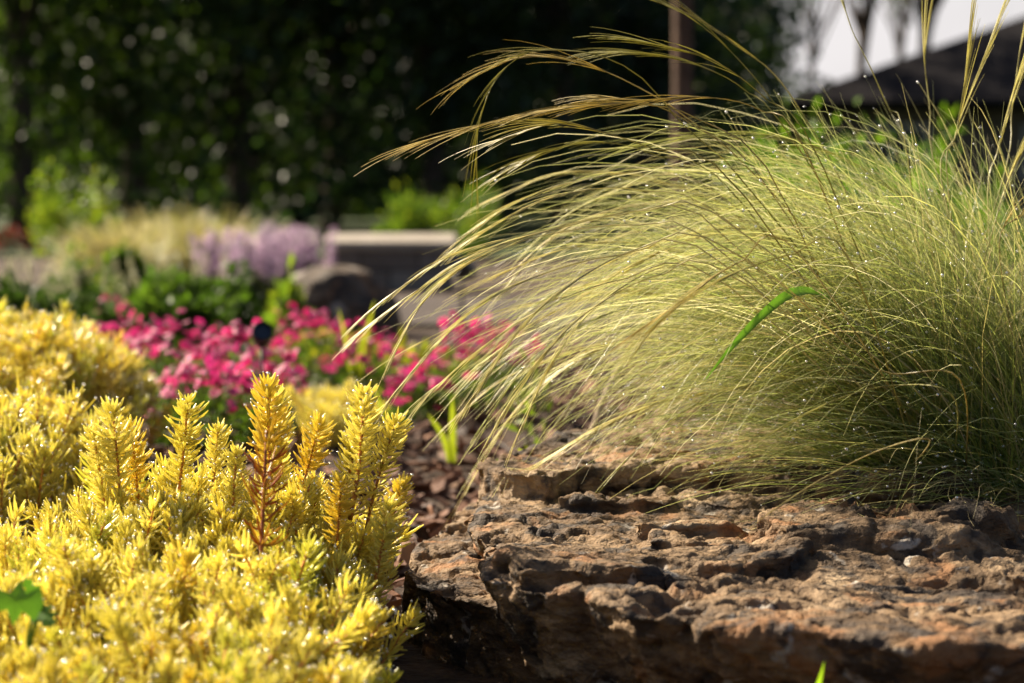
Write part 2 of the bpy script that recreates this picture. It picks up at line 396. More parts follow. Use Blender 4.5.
def prism(mb, top, bot, z0, z1, tilt=(0,0)):
    """polygon prism with slightly different outline top and bottom; (x, y) lists anticlockwise"""
    n = len(top); cx, cy = np.mean(top, 0)
    vb = [(x, y, z0) for x, y in bot]; vt = [(x, y, z1 + (x-cx)*tilt[0] + (y-cy)*tilt[1]) for x, y in top]
    v = np.array(vb+vt)
    side = [(i, (i+1)%n, n+(i+1)%n, n+i) for i in range(n)]
    n0 = mb.n; mb.add(v, np.array(side))
    mb.f.append(np.array([list(range(n))[::-1]])+n0); mb.m.append(np.zeros(1, int))
    mb.f.append(np.array([list(range(n, 2*n))])+n0); mb.m.append(np.zeros(1, int))
def ins(poly, k):
    c = np.mean(poly, 0); return [tuple(np.array(q) + (c-np.array(q))/np.linalg.norm(c-np.array(q))*k) for q in poly]
def make_stone():
    mb = MB()
    top = [(-.020,1.455),(.012,1.415),(.05,1.40),(.08,1.335),(.15,1.285),(.26,1.235),(.42,1.215),(.62,1.23),(.80,1.35),(.82,1.62),(.7,1.86),(.40,1.98),(.12,1.99),(.0,1.92),(-.034,1.80),(-.028,1.62)]
    prism(mb, top, ins(top, .035), .03, .105, (0.0, 0.012))
    low = [(-.092,1.67),(-.078,1.60),(-.045,1.555),(.0,1.52),(.05,1.50),(.12,1.43),(.22,1.36),(.42,1.33),(.62,1.34),(.8,1.44),(.8,1.8),(.5,2.02),(.1,2.0),(-.04,1.97),(-.082,1.82)]
    prism(mb, low, ins(low, -.004), -.08, .070, (.0, 0.03))
    back = [(-.034,1.852),(.0,1.80),(.035,1.785),(.06,1.83),(.13,1.845),(.24,1.79),(.36,1.77),(.5,1.80),(.55,1.95),(.40,2.08),(.22,2.10),(.08,2.05),(.02,1.96)]
    prism(mb, back, ins(back, -.004), .06, .142, (.02, 0.05))
    # knobs on the top face
    for k in range(15):     # thin broken layers lying on the slab
        x, y = U(.0,.66), U(1.30,1.80)
        if y < 1.46 - .28*min(x,.4): continue
        m = rng.integers(5, 9); an = np.sort(U(0,6.28,m)); r = U(.035,.11)
        poly = [(max(x + r*U(.7,1.3)*math.cos(t)*1.3, -.018+U(0,.02)), max(y + r*U(.6,1.1)*math.sin(t)*.9, 1.44-.42*min(max(x,0),.45))) for t in an]
        zt = .105 + (y-1.6)*.012 + U(.004,.013)
        prism(mb, ins(poly,.006), poly, .09, zt, (U(-.06,.06), U(-.06,.06)))
    prism(mb, [(.22,1.55),(.34,1.53),(.40,1.60),(.36,1.67),(.26,1.68),(.2,1.62)], [(.20,1.53),(.36,1.51),(.43,1.60),(.38,1.70),(.24,1.70),(.18,1.62)], .09, .128, (.02,.05))
    tmp = mb.obj('tmp_stone', M_STONE)
    md = tmp.modifiers.new('r', 'REMESH'); md.mode = 'VOXEL'; md.voxel_size = 0.0030
    dg = bpy.context.evaluated_depsgraph_get(); me = bpy.data.meshes.new_from_object(tmp.evaluated_get(dg))
    n = len(me.vertices); co = np.empty(n*3); me.vertices.foreach_get('co', co); co = co.reshape(-1, 3)
    ne = len(me.edges); ed = np.empty(ne*2, np.int32); me.edges.foreach_get('vertices', ed); ed = ed.reshape(-1, 2)
    def relax(c, it):
        for _ in range(it):
            s = np.zeros_like(c); k = np.zeros(n)
            np.add.at(s, ed[:,0], c[ed[:,1]]); np.add.at(s, ed[:,1], c[ed[:,0]]); np.add.at(k, ed[:,0], 1); np.add.at(k, ed[:,1], 1)
            c = c*.4 + .6*s/k[:, None]
        return c
    co = relax(co, 1)
    def normals():
        me.vertices.foreach_set('co', co.ravel()); me.update()
        nr = np.empty(n*3); me.vertices.foreach_get('normal', nr); return nr.reshape(-1, 3)
    N = normals()
    q = co + 0.012*np.stack([fbm(co*30, 2), fbm(co*30+50, 2), fbm(co*30+90, 2)], -1)
    up = np.clip(N[:, 2], 0, 1); side = 1-np.abs(N[:, 2])
    d = 0.0065*fbm(q*np.array([6,7,10.]), 3)
    d += 0.0030*fbm(q*np.array([18,26,60.]), 3)
    d += 0.0011*fbm(q*np.array([60,85,130.]), 4) + 0.0007*(1-2*np.abs(vnoise(q*np.array([120,170,200.]))))
    pit = np.clip(fbm(q*np.array([9,21,14.])+31, 3)-.36, 0, .4); d -= 0.046*pit*(0.15+0.85*up)
    pit2 = np.clip(fbm(q*np.array([42,60,60.])+7, 2)-.42, 0, 1); d -= 0.012*pit2
    crk = np.abs(fbm(q*np.array([9,13,9.])+77, 3)); d -= 0.006*np.clip(1-crk*14, 0, 1)
    # chiselled facets on the sides
    d += side*0.010*(np.abs(vnoise(q*np.array([13,13,8.])+5)) * 2 - .6)
    co = co + N*d[:, None]; N = normals()
    co = co + N*(0.0011*fbm(co*260, 3))[:, None]
    me.vertices.foreach_set('co', co.ravel()); me.update()
    me.polygons.foreach_set('use_smooth', np.ones(len(me.polygons), bool))
    bpy.data.objects.remove(tmp)
    me.materials.clear(); me.materials.append(M_STONE)
    o = link('sandstone_slab', me)
    tag(o, 'large rough brown sandstone slab with stepped left ledge under the feathery grass', 'stone')
    return o
stone = make_stone()
me_ = stone.data
STONE_BVH = BVHTree.FromPolygons([v.co.copy() for v in me_.vertices], [tuple(p.vertices) for p in me_.polygons])
def lift(P, low=0.17, pad=0.0025):
    """keep blade points above the stone and the soil"""
    sh = P.shape; Q = P.reshape(-1, 3)
    gz = ground_z(Q[:,0], Q[:,1]) + pad; 
    for i in np.nonzero(Q[:,2] < low)[0]:
        h = STONE_BVH.ray_cast(Vector((Q[i,0], Q[i,1], 1)), Vector((0,0,-1)))
        s = h[0].z + pad if h[0] is not None else -1
        if Q[i,2] < s: Q[i,2] = s + abs(Q[i,2]-s)*0.05
    Q[:,2] = np.maximum(Q[:,2], gz); return Q.reshape(sh)

# ---------------------------------------------------------------- golden sedum
SED_COL = np.array([(.89,.79,.20),(.90,.83,.27),(.87,.80,.22),(.80,.79,.20),(.90,.76,.17)])
def shoot_arrays(mb, L, lean, nleaf, leafL, sides=3, rings=4, dew=0.25, hue=0, red=False, bend=0.0, open_=1.0):
    """one sedum shoot standing at the origin: a stem with needle leaves in a spiral, crowded at the tip"""
    k = 8; s = np.linspace(0, 1, k); az = U(0, 6.28)
    path = np.stack([np.cos(az)*(lean*s + bend*s*s)*L, np.sin(az)*(lean*s + bend*s*s)*L, s*L*(1-.25*lean*s)], -1)
    scol = np.array((.50,.20,.05)) if not red else np.array((.40,.13,.04))
    tubes(mb, path[None], np.linspace(.0018, .0010, k)[None], 4, scol*U(.8,1.2), 1)
    t = np.sort(U(0, 1, nleaf)**(.66 if not red else .9)); t = np.clip(t, .04 if not red else .2, .995)
    pos = np.stack([np.interp(t, s, path[:, i]) for i in range(3)], -1)
    tan = unit(np.stack([np.interp(t, s, np.gradient(path[:, i])) for i in range(3)], -1))
    ph = np.arange(nleaf)*2.39996 + U(-.35, .35, nleaf)
    ax = unit(np.cross(tan, np.array([.2,.95,.1]))); ay = np.cross(tan, ax)
    rad = np.cos(ph)[:, None]*ax + np.sin(ph)[:, None]*ay
    el = np.radians(12 + 48*np.clip((t-.84)/.16, 0, 1)**1.6 + U(-22, 22, nleaf)) * (1/open_)
    ll = leafL*(1.05 - 0.45*np.clip((t-.86)/.14, 0, 1)**1.5)*U(.6, 1.25, nleaf)
    d0 = np.cos(el)[:, None]*rad + np.sin(el)[:, None]*tan
    r_ = np.linspace(0, 1, rings)
    cur = U(.3, 1.35, nleaf)[:, None, None]
    P = pos[:, None, :] + d0[:, None, :]*(ll[:, None]*r_)[..., None] + tan[:, None, :]*(cur*(ll[:, None]*r_**2)[..., None]) * .8
    w = leafL*(.066 if red else .096)*U(.85, 1.2, nleaf)
    prof = np.interp(r_, [0, .25, .75, 1], [.55, .9, 1, .34])
    base = SED_COL[rng.integers(0, 5)] if not red else np.array((.42,.20,.05))
    c = base*U(.85, 1.12, (nleaf, 1))
    tip = np.clip((t-.8)/.2, 0, 1)[:, None]
    c = c*(1-.35*tip) + np.array((.84,.78,.18))*.35*tip
    lower = np.clip((.3-t)/.3, 0, 1)[:, None]; c = c*(1-.4*lower) + np.array((.80,.62,.12))*.4*lower
    if red:
        u = U(0,1,(nleaf,1)); c = np.where(t[:,None] < .8, np.where(u < .6, (.38,.15,.04), (.55,.34,.06)), (.60,.44,.06))
    tubes(mb, P, w[:, None]*prof[None], sides, c, 0)
    if dew > 0:
        sel = U(0,1,nleaf) < dew
        beads(mb, P[sel, -1] + tan[sel]*.0005, .0005+.0010*U(0,1,sel.sum())**2, mi=2, lod=1)
    return mb
SED_M = [M_SED, M_SEDSTEM, M_DEW]
def mesh_of(**k): return shoot_arrays(MB(), **k).mesh('shoot', SED_M)
HI = [mesh_of(L=U(.085,.11), lean=U(0,.25), bend=U(0,.25), nleaf=int(U(115,150)), leafL=U(.0105,.0130), rings=5) for _ in range(14)]
TALL = [mesh_of(L=U(.135,.142), lean=0.0, bend=U(0,.07), nleaf=int(U(140,165)), leafL=U(.0125,.0140), rings=5, open_=1.2) for _ in range(6)]
REDM = mesh_of(L=.125, lean=.05, nleaf=64, leafL=.0165, rings=5, red=True, dew=.1)
def merge_shoots(spots, kw, n_var=10):
    """many shoots in one mesh; spots: (x, y, z, scale, yaw, tiltx, tilty)"""
    protos = []
    for _ in range(n_var):
        b = MB(); shoot_arrays(b, L=U(.085,.11), lean=U(0,.25), bend=U(0,.25), **kw); protos.append(b)
    mb = MB()
    for (x, y, z, s, yaw, tx, ty) in spots:
        b = protos[rng.integers(0, n_var)]
        Mx = np.array((Matrix.Rotation(ty, 3, 'Y') @ Matrix.Rotation(tx, 3, 'X') @ Matrix.Rotation(yaw, 3, 'Z')))*s
        n0 = mb.n; br = U(.85, 1.12)
        v = np.concatenate(b.v) @ Mx.T + np.array((x, y, z)); c = np.concatenate(b.c)*br
        mb.v.append(v); mb.c.append(c)
        for f, m in zip(b.f, b.m): mb.f.append(f+n0); mb.m.append(m)
        mb.n += len(v)
    return mb
def tip_field(x, y, mu, top, flat, lo):
    r = np.sqrt(((x-mu[0])/mu[2])**2 + ((y-mu[1])/mu[3])**2)
    return lo + (top-lo)*np.clip(1-r**flat, 0, 1)

def sedum_front():
    root = empty('golden_sedum', (-.24, 1.45, 0), 'tall golden yellow needle-leaved sedum clump with upright shoots beside the stone slab', 'sedum', 'golden sedum clumps in the bed')
    inv = Vector(root.location)
    # tip carpet: rows of tips seen from low to high
    spots = []
    tries = 0
    pts = []
    while len(spots) < 680 and tries < 40000:
        tries += 1
        y = U(1.10, 1.74); xl = -.275*y - .03
        xr = np.interp(y, [1.10,1.3,1.5,1.62,1.74], [-.092,-.108,-.122,-.112,-.14])
        x = U(xl, xr)
        if pts and np.min(np.sum((np.array(pts)-(x,y))**2, 1)) < 0.0132**2: continue
        pts.append((x, y))
        ztip = np.interp(y, [1.10,1.2,1.35,1.45,1.55,1.66,1.74], [.085,.105,.115,.125,.146,.142,.11]) + rng.normal(0,.009)
        edge = np.clip((xr - x)/.05, 0, 1); ztip -= .05*(1-edge)**1.5
        if y > 1.5 and x < -.33: ztip -= .05*min(1, (-.33-x)/.05)
        spots.append([x, y, ztip])
    order = sorted(range(len(spots)), key=lambda i: spots[i][1])
    close = set(order[:0]); vis = sorted(range(len(spots)), key=lambda i: -(spots[i][2]*1.2 - abs(spots[i][1]-1.45)*.12 + rng.normal(0,.02)))[:72]
    vis = set(vis); rest = []
    for i, (x, y, zt) in enumerate(spots):
        lean_x = np.clip((x+.23)*.9, -.3, .06) + rng.normal(0,.19); tx = -np.clip((y-1.5)*.7, -.35, .3) + rng.normal(0,.19)
        s = U(.66, 1.08); h = .095*s
        if i in vis:
            o = link('shoot', HI[rng.integers(0, len(HI))], root, loc=Vector((x, y, zt-h))-inv, rot=(tx, lean_x, U(0,6.28)), scale=s)
        else: rest.append((x, y, zt-h, s, U(0,6.28), tx, lean_x))
    mb = merge_shoots(rest, dict(nleaf=95, leafL=.0120, sides=3, rings=4, dew=.3), 14)
    mb.v = [v - np.array(inv) for v in mb.v]
    tag(mb.obj('shoots', SED_M, root), kind='stuff')
    # lower woody stems filling the inside of the clump
    n = 500; y = U(1.1,1.72,n); x = np.array([U(-.275*k-.03, -.15) for k in y]); gz = ground_z(x,y)
    zt = np.interp(y, [1.10,1.45,1.6,1.72], [.04,.07,.10,.07])
    a = np.stack([x+U(-.02,.02,n), y+U(-.02,.02,n), gz-.005], -1); b = np.stack([x, y, np.maximum(zt, gz+.02)], -1)
    P = a[:, None, :] + (b-a)[:, None, :]*np.linspace(0,1,4)[None, :, None]
    st = MB(); tubes(st, P-np.array(inv), .0016, 3, np.array((.30,.15,.05))*U(.6,1.2,(n,1))); tag(st.obj('stems', [M_SEDSTEM], root), kind='stuff')
    # the tall shoots one can single out: tip pixel, foot pixel, depth, width
    talls = [((118,408),(122,540),1.56,1.0),((136,425),(140,540),1.58,.85),((100,432),(108,540),1.57,.8),((193,402),(176,510),1.60,.95),((212,430),(214,520),1.62,.7),
             ((277,388),(268,540),1.585,1.15),((268,400),(272,540),1.60,1.0),((324,424),(292,520),1.60,.85),((374,397),(350,520),1.56,1.05),((362,415),(338,520),1.58,.9),((388,420),(366,530),1.57,.85),
             ((403,482),(372,590),1.53,.85),((388,505),(372,600),1.50,.8),((345,480),(335,560),1.52,.8),((236,455),(230,550),1.55,.8),((72,545),(74,640),1.36,.9),((86,560),(92,640),1.37,.8)]
    for k, (tp, ft, Y, wd) in enumerate(talls):
        a, b = at(*ft, Y), at(*tp, Y-.01); d = b-a; q = d.to_track_quat('Z','Y')
        o = link('shoot', TALL[k % len(TALL)], root, loc=a-inv, rot=(q @ Matrix.Rotation(U(0,6.28),3,'Z').to_quaternion()).to_euler(), scale=(wd*1.05, wd*1.05, d.length/.138))
    a, b = at(260,575,1.43), at(272,430,1.46); d = b-a
    o = link('shoot', REDM, root, loc=a-inv, rot=d.to_track_quat('Z','Y').to_euler(), scale=(1,1,d.length/.125)); o['label'] = 'reddish brown shoot with sparse drying leaves'
def sedum_patch(loc, rx, ry, z, n, label, nl=60, seps=.02, leafL=.0135):
    root = empty('golden_sedum', loc, label, 'sedum', 'golden sedum clumps in the bed')
    spots = []
    for _ in range(n):
        r, a = math.sqrt(U(0,1)), U(0,6.28); x, y = r*math.cos(a)*rx, r*math.sin(a)*ry
        zt = z*(1-.45*r**3) + rng.normal(0,.011); s = U(.8,1.2)
        spots.append((x, y, zt-.095*s, s, U(0,6.28), rng.normal(0,.15)-y/ry*.2, rng.normal(0,.15)+x/rx*.25))
    spots.sort(key=lambda q: q[1]-q[2]*1.5)
    near, rest = spots[:60], spots[60:]
    lo = [shoot_arrays(MB(), L=U(.085,.11), lean=U(0,.25), bend=U(0,.25), nleaf=nl+20, leafL=leafL, sides=3, rings=3, dew=.45).mesh('shoot', SED_M) for _ in range(5)]
    for (x, y, zz, s, yaw, tx, ty) in near: link('shoot', lo[rng.integers(0,5)], root, loc=(x,y,zz), rot=(tx,ty,yaw), scale=s)
    if rest: tag(merge_shoots(rest, dict(nleaf=nl, leafL=leafL*1.1, sides=3, rings=3, dew=.45), 6).obj('shoots', SED_M, root), kind='stuff')
    m = 150; r = np.sqrt(U(0,1,m)); a = U(0,6.28,m); x, y = r*np.cos(a)*rx*.9, r*np.sin(a)*ry*.9
    A = np.stack([x*.8, y*.8, 0*x-.005], -1); B = np.stack([x, y, z*.55*(1-.4*r**3)], -1)
    st = MB(); tubes(st, A[:,None]+(B-A)[:,None]*np.linspace(0,1,4)[None,:,None], .0016, 3, (.22,.13,.05)); tag(st.obj('stems', [M_SEDSTEM], root), kind='stuff')
sedum_front()
sedum_patch((-.525, 2.04, 0.01), .105, .17, .15, 230, 'golden sedum clump behind and left of the tall shoots, half in soft focus')
sedum_patch((-.68, 2.62, 0), .165, .34, .21, 420, 'blurred golden sedum mound at the left edge next to the pink flowers')
sedum_patch((-.275, 3.02, 0), .055, .06, .085, 45, 'small pale yellow sedum tuft alone in the mulch before the pink flowers')

# ---------------------------------------------------------------- feather grass
GB = np.array((.445, 1.86, .12))
def blade_paths(n, root, rr, az0, azs, a0, a1, Lr, pr, K=14):
    r, t = np.sqrt(U(0,1,n))*rr, U(0,6.28,n)
    x, y = root[0]+r*np.cos(t)*1.25, root[1]+r*np.sin(t)
    az = np.radians(az0 + rng.normal(0, azs, n)); h = np.stack([np.cos(az), np.sin(az)], -1)
    A0, A1, L, p = np.radians(U(*a0, n)), np.radians(U(*a1, n)), U(*Lr, n), U(*pr, n)
    s = np.linspace(0, 1, K)
    al = A0[:, None] + (A1-A0)[:, None]*s[None]**p[:, None] + rng.normal(0, .03, (n, K))
    wob = np.cumsum(rng.normal(0, .035, (n, K)), 1)
    ds = (L/(K-1))[:, None]
    hz = np.cumsum(np.sin(al)*ds, 1); hz -= hz[:, :1]; z = np.cumsum(np.cos(al)*ds, 1); z -= z[:, :1]
    hx = np.cumsum(np.sin(al)*ds*np.cos(az[:,None]+wob), 1); hy = np.cumsum(np.sin(al)*ds*np.sin(az[:,None]+wob), 1)
    hx -= hx[:, :1]; hy -= hy[:, :1]
    z0 = ground_z(x, y)
    return np.stack([x[:,None]+hx, y[:,None]+hy, np.maximum(z0, root[2]-.02)[:,None]+z], -1)
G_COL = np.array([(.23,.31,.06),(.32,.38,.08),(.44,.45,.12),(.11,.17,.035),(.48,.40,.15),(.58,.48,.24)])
def gcol(n, p): return G_COL[rng.choice(6, n, p=p)]*U(.75, 1.2, (n, 1))
def plume(path_pts, n_awn, awnL, frac, col, spread=.09, rad=.00055, awn_r=.00026, K=22):
    """a flowering stalk: thin stem and a plume of long silky awns along its end"""
    P = catmull(path_pts, K)
    mb = MB(); tubes(mb, P[None], np.linspace(rad*1.3, rad*.6, K)[None], 3, np.asarray(col)*.85, 0)
    s = np.linspace(0, 1, K); T = unit(np.gradient(P, axis=0))
    t = 1-frac*U(0, 1, n_awn)**1.1
    pos = np.stack([np.interp(t, s, P[:, i]) for i in range(3)], -1); tan = unit(np.stack([np.interp(t, s, T[:, i]) for i in range(3)], -1))
    d = unit(tan + rng.normal(0, spread, (n_awn, 3)))
    L = awnL*U(.5, 1.2, n_awn)*np.clip(1.25-.5*t, .5, 1.2)
    u = np.linspace(0, 1, 7)
    # awns follow the stalk's own bend, then curve a little of their own
    fol = np.stack([np.interp(np.clip(t[:,None]+u[None]*(L/ max(1e-6, np.linalg.norm(np.diff(P,axis=0),axis=1).sum()))[:,None],0,1), s, T[:, i]) for i in range(3)], -1)
    dirs = unit(.6*fol + .5*d[:, None, :] + rng.normal(0, spread*.5, (n_awn,1,3))*u[None,:,None] + np.array((0,0,-.25))*u[None,:,None]**2)
    Q = pos[:, None, :] + np.concatenate([np.zeros((n_awn,1,3)), np.cumsum(dirs[:, 1:]*(L/6)[:, None, None], 1)], 1)
    c = np.minimum(np.asarray(col)*1.25*U(.8, 1.2, (n_awn, 1)), .85)
    tubes(mb, Q, awn_r*np.array([1.5,1.6,1.3,1,.8,.6,.4])[None], 3, c, 1)
    return mb
def feather_grass():
    root = empty('feather_grass', GB, 'large feathery ornamental grass arching over the sandstone slab, wet with dew', 'ornamental grass')
    o3 = np.array(GB); mb = MB(); allP = []
    spec = [  # n, az0 (180 = towards -x), spread, a0, a1, L, p, colour weights
        (1450, 172, 24, (0,36), (98,146), (.34,.56), (1.05,1.9), (.29,.24,.16,.24,.05,.02)),
        (650, 170, 30, (24,54), (96,124), (.24,.40), (1.0,1.6), (.25,.18,.10,.35,.08,.04)),  # low skirt, with next row: older leaves' deeper green, self-shade put into colour
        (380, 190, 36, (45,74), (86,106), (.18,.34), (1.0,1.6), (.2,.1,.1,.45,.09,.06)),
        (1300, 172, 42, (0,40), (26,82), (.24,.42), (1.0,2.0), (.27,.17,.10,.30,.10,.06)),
        (420, 10, 55, (5,35), (40,100), (.25,.42), (1.0,1.8), (.25,.25,.15,.2,.1,.05)),
        (420, 200, 80, (3,26), (14,50), (.12,.30), (1,1.6), (0,.05,.1,.1,.35,.4)),
        (200, 225, 36, (60,88), (88,104), (.15,.30), (1.0,1.6), (.05,.1,.15,.2,.25,.25)),
    ]
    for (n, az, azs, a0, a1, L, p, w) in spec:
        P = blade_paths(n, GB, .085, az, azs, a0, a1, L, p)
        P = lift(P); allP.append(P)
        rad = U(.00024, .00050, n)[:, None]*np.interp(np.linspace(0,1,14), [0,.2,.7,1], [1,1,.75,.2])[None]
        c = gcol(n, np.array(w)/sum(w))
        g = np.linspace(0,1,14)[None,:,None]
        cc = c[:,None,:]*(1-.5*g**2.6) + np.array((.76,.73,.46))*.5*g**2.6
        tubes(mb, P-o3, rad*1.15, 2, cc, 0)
    mb.obj('blades', [M_GRASS], root)
    # fine silky awns woven through the mass
    plumes = []
    base = lambda: GB + np.array([U(-.08,.06), U(-.05,.05), 0])
    explicit = [  # pixel polylines of the plumes one can follow in the air, depth
        ([(860,330),(760,200),(683,125),(642,78),(598,55),(550,50),(520,56),(493,84),(479,125),(476,168)], 1.74, 26, .5),
        ([(870,320),(770,190),(690,120),(640,88),(585,64),(530,56),(490,68),(462,84)], 1.78, 26, .5),
        ([(860,300),(780,190),(700,120),(640,104),(588,106),(512,116),(417,144)], 1.70, 28, .55),
        ([(850,300),(770,190),(700,130),(650,104),(600,104),(540,112),(470,128)], 1.76, 26, .5),
        ([(850,320),(740,190),(650,148),(596,130),(558,123),(505,138)], 1.66, 26, .5),
        ([(850,320),(740,200),(655,155),(600,142),(545,152),(500,175)], 1.80, 24, .5),
        ([(880,300),(815,170),(774,103),(736,57),(698,23),(660,2),(610,-14)], 1.82, 18, .5),
        ([(890,300),(820,160),(765,98),(720,64),(680,50),(628,38)], 1.72, 26, .5),
        ([(880,300),(800,150),(745,90),(700,66),(655,55),(610,52)], 1.78, 24, .5),
        ([(880,290),(810,160),(760,110),(705,97),(650,100),(600,97)], 1.74, 24, .5),
        ([(930,300),(907,152),(888,107),(868,62),(852,30),(840,-8)], 1.84, 8, .4),
        ([(900,320),(850,200),(800,110),(770,70),(735,45),(690,10),(650,-25)], 1.88, 16, .5),
        ([(960,300),(948,190),(954,140),(968,100),(985,55),(997,22)], 1.80, 24, .6),
        ([(950,320),(945,200),(956,135),(963,95),(966,70)], 1.78, 18, .55),
        ([(985,330),(988,215),(998,150),(1012,100),(1026,60)], 1.82, 22, .6),
        ([(990,330),(990,240),(1003,195),(1020,155),(1040,120)], 1.76, 24, .6),
        ([(980,340),(1000,260),(1020,215),(1045,180)], 1.74, 30, .6),
        ([(930,310),(938,180),(930,110),(925,60),(930,20)], 1.9, 8, .4),
        ([(1010,330),(1000,190),(1012,110),(1022,40),(1040,-20)], 1.86, 10, .4),
        ([(840,320),(740,230),(650,210),(560,228),(480,252),(425,285),(375,322)], 1.62, 34, .5),
        ([(840,330),(720,250),(640,225),(540,236),(470,262),(425,300),(400,342)], 1.66, 34, .5),
        ([(840,320),(720,230),(620,215),(540,232),(465,250),(412,280),(384,300)], 1.70, 32, .5),
        ([(840,330),(720,260),(620,255),(540,275),(480,305),(430,352),(402,385)], 1.60, 34, .5),
        ([(830,340),(720,280),(620,280),(540,310),(480,350),(430,392)], 1.64, 30, .5),
        ([(830,330),(740,255),(640,250),(570,285),(520,330),(478,390)], 1.58, 34, .5),
        ([(830,350),(740,280),(660,275),(590,310),(540,360),(505,410)], 1.62, 34, .5),
        ([(840,340),(760,270),(680,262),(610,295),(560,350),(520,430)], 1.70, 30, .5),
        ([(840,330),(740,230),(640,190),(560,195),(500,222),(462,245)], 1.76, 30, .5),
        ([(840,320),(740,210),(650,175),(580,180),(520,200),(470,232)], 1.80, 30, .5),
        ([(860,330),(800,255),(740,262),(690,295),(640,330)], 1.48, 22, .5),
        ([(900,330),(850,260),(790,255),(720,280),(668,315),(640,345)], 1.46, 16, .5),
        ([(1000,440),(955,400),(900,385),(830,402),(740,450)], 1.50, 4, .3),
        ([(990,470),(930,440),(880,450),(820,480),(770,512)], 1.46, 3, .3),
        ([(1010,420),(960,380),(880,370),(800,300)], 1.5, 4, .3),
    ]
    for (poly, Y, na, fr) in explicit:
        pts = [base()] + [np.array(at(px, py, Y + .02*math.sin(i*1.7))) for i, (px, py) in enumerate(poly[1:])]
        up = poly[-1][1] < 175 and poly[-1][0] > 850
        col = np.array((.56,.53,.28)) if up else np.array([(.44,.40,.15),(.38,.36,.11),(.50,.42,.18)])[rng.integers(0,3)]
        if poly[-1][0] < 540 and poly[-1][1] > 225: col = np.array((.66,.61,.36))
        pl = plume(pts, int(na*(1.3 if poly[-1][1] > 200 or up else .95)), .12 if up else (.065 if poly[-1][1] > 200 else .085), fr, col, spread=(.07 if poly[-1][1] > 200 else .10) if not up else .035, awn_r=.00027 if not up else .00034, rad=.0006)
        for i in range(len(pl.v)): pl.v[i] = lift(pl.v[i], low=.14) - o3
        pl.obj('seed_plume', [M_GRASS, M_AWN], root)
    for k in range(30):
        az = 170 + float(np.clip(rng.normal(0, 14), -26, 16)); P = blade_paths(1, GB, .07, az, 3, (4,38), (100,148), (.42,.61), (1.1,1.9), K=10)[0]
        P = lift(P, low=.14)
        col = np.array([(.60,.55,.26),(.50,.49,.18),(.66,.60,.36),(.44,.45,.15)])[rng.integers(0,4)]
        pl = plume(P, int(U(22,40)), U(.07,.12), .55, col, spread=.07)
        for i in range(len(pl.v)): pl.v[i] = lift(pl.v[i], low=.14) - o3
        pl.obj('seed_plume', [M_GRASS, M_AWN], root)
    # the rest of the silky awn mass
    A = MB(); n = 520
    P = blade_paths(n, GB, .08, 173, 22, (4,40), (100,148), (.38,.60), (1.1,1.9), K=14)[:, 6:]
    P = lift(P, low=.14)
    tubes(A, P-o3, .00034*np.linspace(1.1,.4,8)[None], 2, np.array([(.62,.60,.30),(.48,.50,.19),(.76,.72,.46)])[rng.integers(0,3,n)]*U(.8,1.2,(n,1)), 0)
    tag(A.obj('awns', [M_AWN], root), kind='stuff')
    # dew
    P = np.concatenate([p.reshape(-1,3) for p in allP[:4]]); sel = rng.choice(len(P), 6000, replace=False)
    D = MB(); beads(D, P[sel]-o3-np.array((0,0,.0006)), .0005+.0010*U(0,1,len(sel))**2.5, lod=1); tag(D.obj('dew_drops', [M_DEW], root), kind='stuff')
feather_grass()

# broad green blade crossing the grass
def broad_leaf(path, w, name, parent, col, mat=None, o3=(0,0,0), K=16, fold=.18):
    P = catmull(path, K); T = unit(np.gradient(P, axis=0)); s = unit(np.cross(T, np.array((.25,-.85,.45)))); nn = np.cross(s, T)
    u = np.linspace(0,1,K); ww = w*np.interp(u, [0,.15,.5,.8,1], [.5,.9,1,.65,.05])
    v = np.stack([P - s*ww[:,None]*.5 + nn*ww[:,None]*fold, P, P + s*ww[:,None]*.5 + nn*ww[:,None]*fold], 1).reshape(-1,3) - np.array(o3)
    i = np.arange(K-1)[:,None]*3 + np.arange(2)[None]
    f = np.stack([i, i+1, i+4, i+3], -1).reshape(-1,4)
    cv = np.tile(np.array([np.array(col)*.85, np.array(col)*1.4, np.array(col)*.95]), (K, 1))*np.repeat(np.linspace(.85,1.1,K), 3)[:, None]
    return MB().add(v, f, np.minimum(cv, .8))
pts = [at(900,440,1.86), at(862,350,1.86), at(828,300,1.76), at(797,292,1.60), at(770,308,1.57), at(736,342,1.54), at(705,380,1.53)]
w = broad_leaf(pts, .0085, 'leaf', None, (.10,.21,.03))
o = w.obj('broad_grass_blade', [M_LEAF]); tag(o, 'single broad bright green blade bent over in the middle of the feathery grass', 'grass blade')

